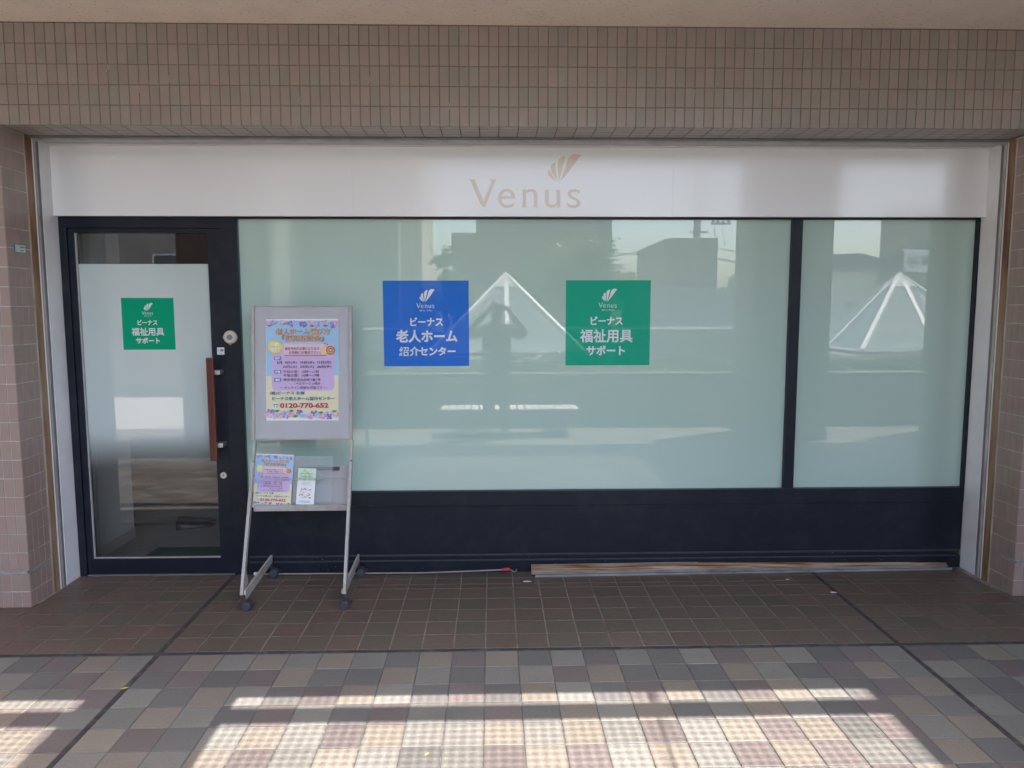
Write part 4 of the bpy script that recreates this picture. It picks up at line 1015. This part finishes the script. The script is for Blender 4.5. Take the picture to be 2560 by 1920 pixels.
t = building('apartment_house', 'beige apartment house reflected right of the large green sign', 7.9, 10.17, -31, -25, 4.70, W('apt_wall', .21, .205, .19), [(8.3, 3.4, .5, .6), (9.2, 3.4, .5, .6), (8.3, 2.3, .7, .5), (9.3, 2.3, .5, .7)], skew=1.3)
sw = MB(); sw.v = [Vector((a, b, z)) for a, b, z in ((-2.52, -.02, -3), (-1.14, -.02, -3), (-1.14, -.02, 4.72), (-2.52, -.02, 4.12), (-1.2, -6, -3), (.1, -6, -3), (.1, -6, 4.72), (-1.2, -6, 4.12))]
sw.f = [(0, 1, 2, 3), (7, 6, 5, 4), (0, 4, 5, 1), (1, 5, 6, 2), (2, 6, 7, 3), (3, 7, 4, 0)]; sw.mi = [0]*6
sw.build('side_wing', W('apt_side', .33, .28, .24), t)
# tiled roof house
hs = thing('tiled_roof_house', 'low house with blue grey tiled roof reflected right of the green sign', 'house', (7.6, -14, 0))
MB().box(-2.7, 2.7, -5, 0, -3, .86).build('wall', W('house_wall', .40, .38, .35), hs)
RT = mat('roof_tile_blue', (.085, .10, .125), .55, noise=.25, nscale=2)
rm = MB()
for i in range(24):
    for j in range(15):
        a0, a1 = -2.9+i*.2417, -2.9+(i+1)*.2417-.02; t0, t1 = j/15, (j+1)/15+.01
        y0, z0 = .5-3.0*t0, .90+1.30*t0; y1, z1 = .5-3.0*t1, .90+1.30*t1-.03
        rm.poly([(a0, y0, z0+.03), (a1, y0, z0+.03), (a1, y1, z1), (a0, y1, z1)]); rm.poly([(a0, y0, z0-.02), (a1, y0, z0-.02), (a1, y0, z0+.03), (a0, y0, z0+.03)])
o = rm.build('roof_tiles', RT, hs); o['kind'] = 'stuff'
MB().prism([(.5, .87), (-2.5, 2.17), (-5.5, .87)], -2.9, 2.9, axis='x').build('roof', RT, hs)
MB().box(-2.95, 2.95, -2.6, -2.4, 2.16, 2.26).build('ridge', mat('ridge_pale', (.45, .45, .45), .6), hs)
MB().box(-3.0, 3.0, .48, .58, .76, .86).build('gutter', WHITEM, hs)
# right hand buildings
t = building('white_house', 'white house with low hip roof reflected in the right window', 11.0, 16.5, -26, -18.2, 2.9, W('white_wall', .55, .55, .54), [(12.9, .9, .6, .9), (13.9, .9, .6, .9)])
MB().prism([(-3.2, 2.9), (-1.9, 3.45), (-.6, 3.5), (.9, 3.1), (1.0, 2.9)], -7, .5).build('roof', RT, t)
t = building('brown_block', 'tall brown block with a white sign reflected in the right window', 14.0, 26, -30, -18.1, 5.0, W('brown_wall', .20, .175, .16), [(15.2, 3.6, .8, .5)], skew=7)
sg = thing('clinic_sign', 'white rooftop sign with dark characters on the house beside the brown block', 'sign', (15.75, -17.9, 2.85))
MB().box(-.95, 1.9, -.05, 0, 0, .75).build('sign_board', W('sign_white', .62, .64, .66), sg)
MB().box(-1.0, 1.95, -.07, .02, .75, .80).build('top_edge', WHITEM, sg)
pr = Print(.004); pr.text('特 動 物 病 院', -1.75, .15, .85, .62, mat('sign_dark', (.05, .06, .09), .6), .02)
o = pr.build('lettering', sg); o.matrix_basis = Matrix.Translation((0, .004, 0)) @ Matrix.Rotation(R(180), 4, 'Z') @ Matrix.Rotation(R(90), 4, 'X')
# utility pole and wires
up_ = thing('utility_pole', 'concrete utility pole with crossarm reflected above the apartment house', 'utility pole', (7.85, -20, 0))
MB().tube([(0, 0, -3), (0, 0, 9)], [.16, .13], 12).build('shaft', mat('pole_concrete', (.33, .33, .31), .8), up_)
MB().box(-.35, .35, .14, .2, 4.42, 4.48).box(-.3, .3, .14, .2, 3.85, 3.9).build('bracket', ALUD, up_)
MB().box(.55, 1.3, -.04, .04, 4.75, 4.82).build('crossarm', ALUD, up_)
for k in range(4): MB().tube([(.6+.2*k, 0, 4.82), (.6+.2*k, 0, 4.98)], .035, 8).build('insulator', ALUD, up_)
for k in range(2): MB().tube([(.7+.3*k, 0, 4.75), (.66+.3*k, 0, 4.4), (.78+.3*k, 0, 4.3), (.76+.3*k, 0, 3.9)], .012, 5).build('drop_wire', BLACKP, up_)
wr = thing('overhead_wires', 'thin overhead wires strung from the utility pole', 'wires', (7.85, -20, 3.9))
for dz, dx in ((0, 1), (-.06, 1), (.12, -1), (-.25, -1), (-.3, -1)):
    if dx > 0: MB().tube([(0, 0, dz), (-4, 0, dz-.35), (-9, 0, dz-1.15)], .016, 5).build('wire', BLACKP, wr)
    else: MB().tube([(0, 0, dz), (2.5, 0, dz-.5), (7, 0, dz-1.2)], .016, 5).build('wire', BLACKP, wr)
# trees
def tree(label, x, y, h, blobs, n_, trunk_r=.1, size=.10, m=LEAF1, name='broadleaf_tree'):
    t = thing(name, label, 'tree', (x, y, 0))
    tk = MB().tube([(0, 0, -.1), (.03, 0, h*.3), (-.03, .02, h*.6), (0, 0, h*.85)], [trunk_r, trunk_r*.8, trunk_r*.5, trunk_r*.2], 8)
    for (bx_, by_, bz, rx, rz) in blobs: tk.tube([(0, 0, h*.35), (bx_*.5, by_*.5, (h*.35+bz)/2+.1), (bx_, by_, bz)], [trunk_r*.5, trunk_r*.3, trunk_r*.12], 6)
    tk.build('trunk', BARK, t)
    wts = [b[3]*b[3]*b[4] for b in blobs]
    clumps = []
    for b in blobs:
        for _ in range(16):
            d = Vector((random.gauss(0, 1), random.gauss(0, 1), random.gauss(0, 1))).normalized()*random.uniform(.5, 1)
            clumps.append((Vector((b[0]+d.x*b[3], b[1]+d.y*b[3], b[2]+d.z*b[4])), b[3]*.28))
    def fn():
        c, r_ = random.choice(clumps)
        return c + Vector((random.gauss(0, r_), random.gauss(0, r_), random.gauss(0, r_*.8)))
    leaves('crown', n_, fn, size, m, t)
tree('large leafy tree reflected in the middle of the window', 1.9, -12.5, 3.9, [(-1.2, 0, 1.6, .6, .55), (-.5, 0, 2.4, .7, .65), (.4, 0, 3.0, .8, .8), (1.1, 0, 3.0, .55, .6), (1.2, 0, 2.1, .5, .7), (0, .1, 1.5, .9, .6)], 11000, .12, .07)
tree('small pointed tree reflected left of the slate building', -1.55, -15, 3.5, [(0, 0, 3.1, .28, .35), (.1, 0, 2.5, .25, .3)], 700, .05, .10, name='young_tree')
tree('leafy shrub reflected above the blue sign', -1.35, -13.5, 2.4, [(-.6, 0, 1.7, .5, .4), (.2, 0, 1.9, .6, .4), (.9, 0, 1.5, .5, .35)], 2600, .06, .08, name='shrub')
tree('small round tree reflected left of the apartment house', 5.5, -22, 3.0, [(0, 0, 2.45, .5, .5)], 1200, .07, .1, name='small_tree')

# ============================================================ PHOTOGRAPHER (seen only in the glass)
pe = thing('person', 'person in dark clothes holding up a phone with both hands, reflected in the window', 'person', (.04, -.22, 0))
def skin_mesh(name, chains, m, parent, sub=2, root=0):
    """chains: list of point lists [(x,y,z,r)], joined where coordinates coincide"""
    vid = {}; vs = []; rs = []; es = []
    for ch_ in chains:
        prevv = None
        for (x, y, z, r_) in ch_:
            k = (round(x, 3), round(y, 3), round(z, 3))
            if k not in vid: vid[k] = len(vs); vs.append((x, y, z)); rs.append(r_)
            if prevv is not None and prevv != vid[k]: es.append((prevv, vid[k]))
            prevv = vid[k]
    me = bpy.data.meshes.new(name); me.from_pydata(vs, es, []); me.materials.append(m)
    o = bpy.data.objects.new(name, me); COL.objects.link(o); o.parent = parent
    md = o.modifiers.new('skin', 'SKIN'); md.use_smooth_shade = True
    for i, r_ in enumerate(rs):
        sv = me.skin_vertices[0].data[i]
        sv.radius = r_ if isinstance(r_, tuple) else (r_, r_); sv.use_root = (i == root)
    sd = o.modifiers.new('sub', 'SUBSURF'); sd.levels = sub; sd.render_levels = sub
    return o
P0 = (0, 0, .86, (.19, .13)); P1 = (0, 0, 1.02, (.185, .12)); P2 = (0, 0, 1.20, (.195, .125)); P3 = (0, 0, 1.325, (.16, .10)); P4 = (0, .01, 1.395, .055)
body = [[P0, P1, P2, P3, P4, (0, .02, 1.45, .06), (0, .025, 1.53, (.075, .09)), (0, .02, 1.60, (.07, .08)), (0, .02, 1.635, .03)]]
for s in (-1, 1):
    body.append([P3, (.175*s, 0, 1.325, .075), (.285*s, .05, 1.245, .06), (.35*s if s > 0 else .33*s, .085, 1.285 if s > 0 else 1.27, .052), (.24*s, .15, 1.42, .042), (.125*s+.03, .195, 1.54, .024), (.105*s+.03, .20, 1.575, .024)])
    body.append([P0, (.095*s, 0, .80, .105), (.10*s, .01, .47, .078), (.10*s, 0, .12, .055), (.09*s, .0, .05, .045), (.10*s, .12, .035, .035)])
skin_mesh('body', body, CLOTH, pe, 2)
for s in (-1, 1):
    hx = .105*s + .03
    ch = [[(hx, .20, 1.565, .020), (hx-.01*s, .205, 1.585, .022)]]
    for k in range(4):
        z0 = 1.570 + .013*k
        ch.append([(hx-.01*s, .205, 1.585, .022), (hx-.004*s, .188, z0, .008), (hx-.030*s, .180, z0+.004, .0075), (hx-.052*s, .184, z0+.003, .006)])
    ch.append([(hx-.01*s, .205, 1.585, .022), (hx-.02*s, .200, 1.560, .009), (hx-.045*s, .196, 1.556, .0075)])
    skin_mesh('hand', ch, SKIN, pe, 2)
ph = thing('phone', 'black phone held level in front of the face of the person', 'phone', (.04+.03, -.055, 1.585))
MB().box(-.078, .078, -.0045, .0045, -.037, .037).build('case', BLACKP, ph, bevel=.004)
MB().tube([(-.06, .0045, .02), (-.06, .0058, .02)], .008, 16).build('lens', mat('lens_glass', (.01, .01, .02), .05), ph)
hd = MB()
bmh = bmesh.new(); bmesh.ops.create_uvsphere(bmh, u_segments=20, v_segments=14, radius=1)
for v in bmh.verts:
    v.co = Vector((v.co.x*.085, v.co.y*.10, v.co.z*.085))
    if v.co.y > .04 and v.co.z < .03: v.co.y -= .05
hm = bpy.data.meshes.new('hair'); bmh.to_mesh(hm); bmh.free(); hm.materials.append(HAIR)
ho = bpy.data.objects.new('hair', hm); COL.objects.link(ho); ho.parent = pe; ho.location = (0, .0, 1.585)
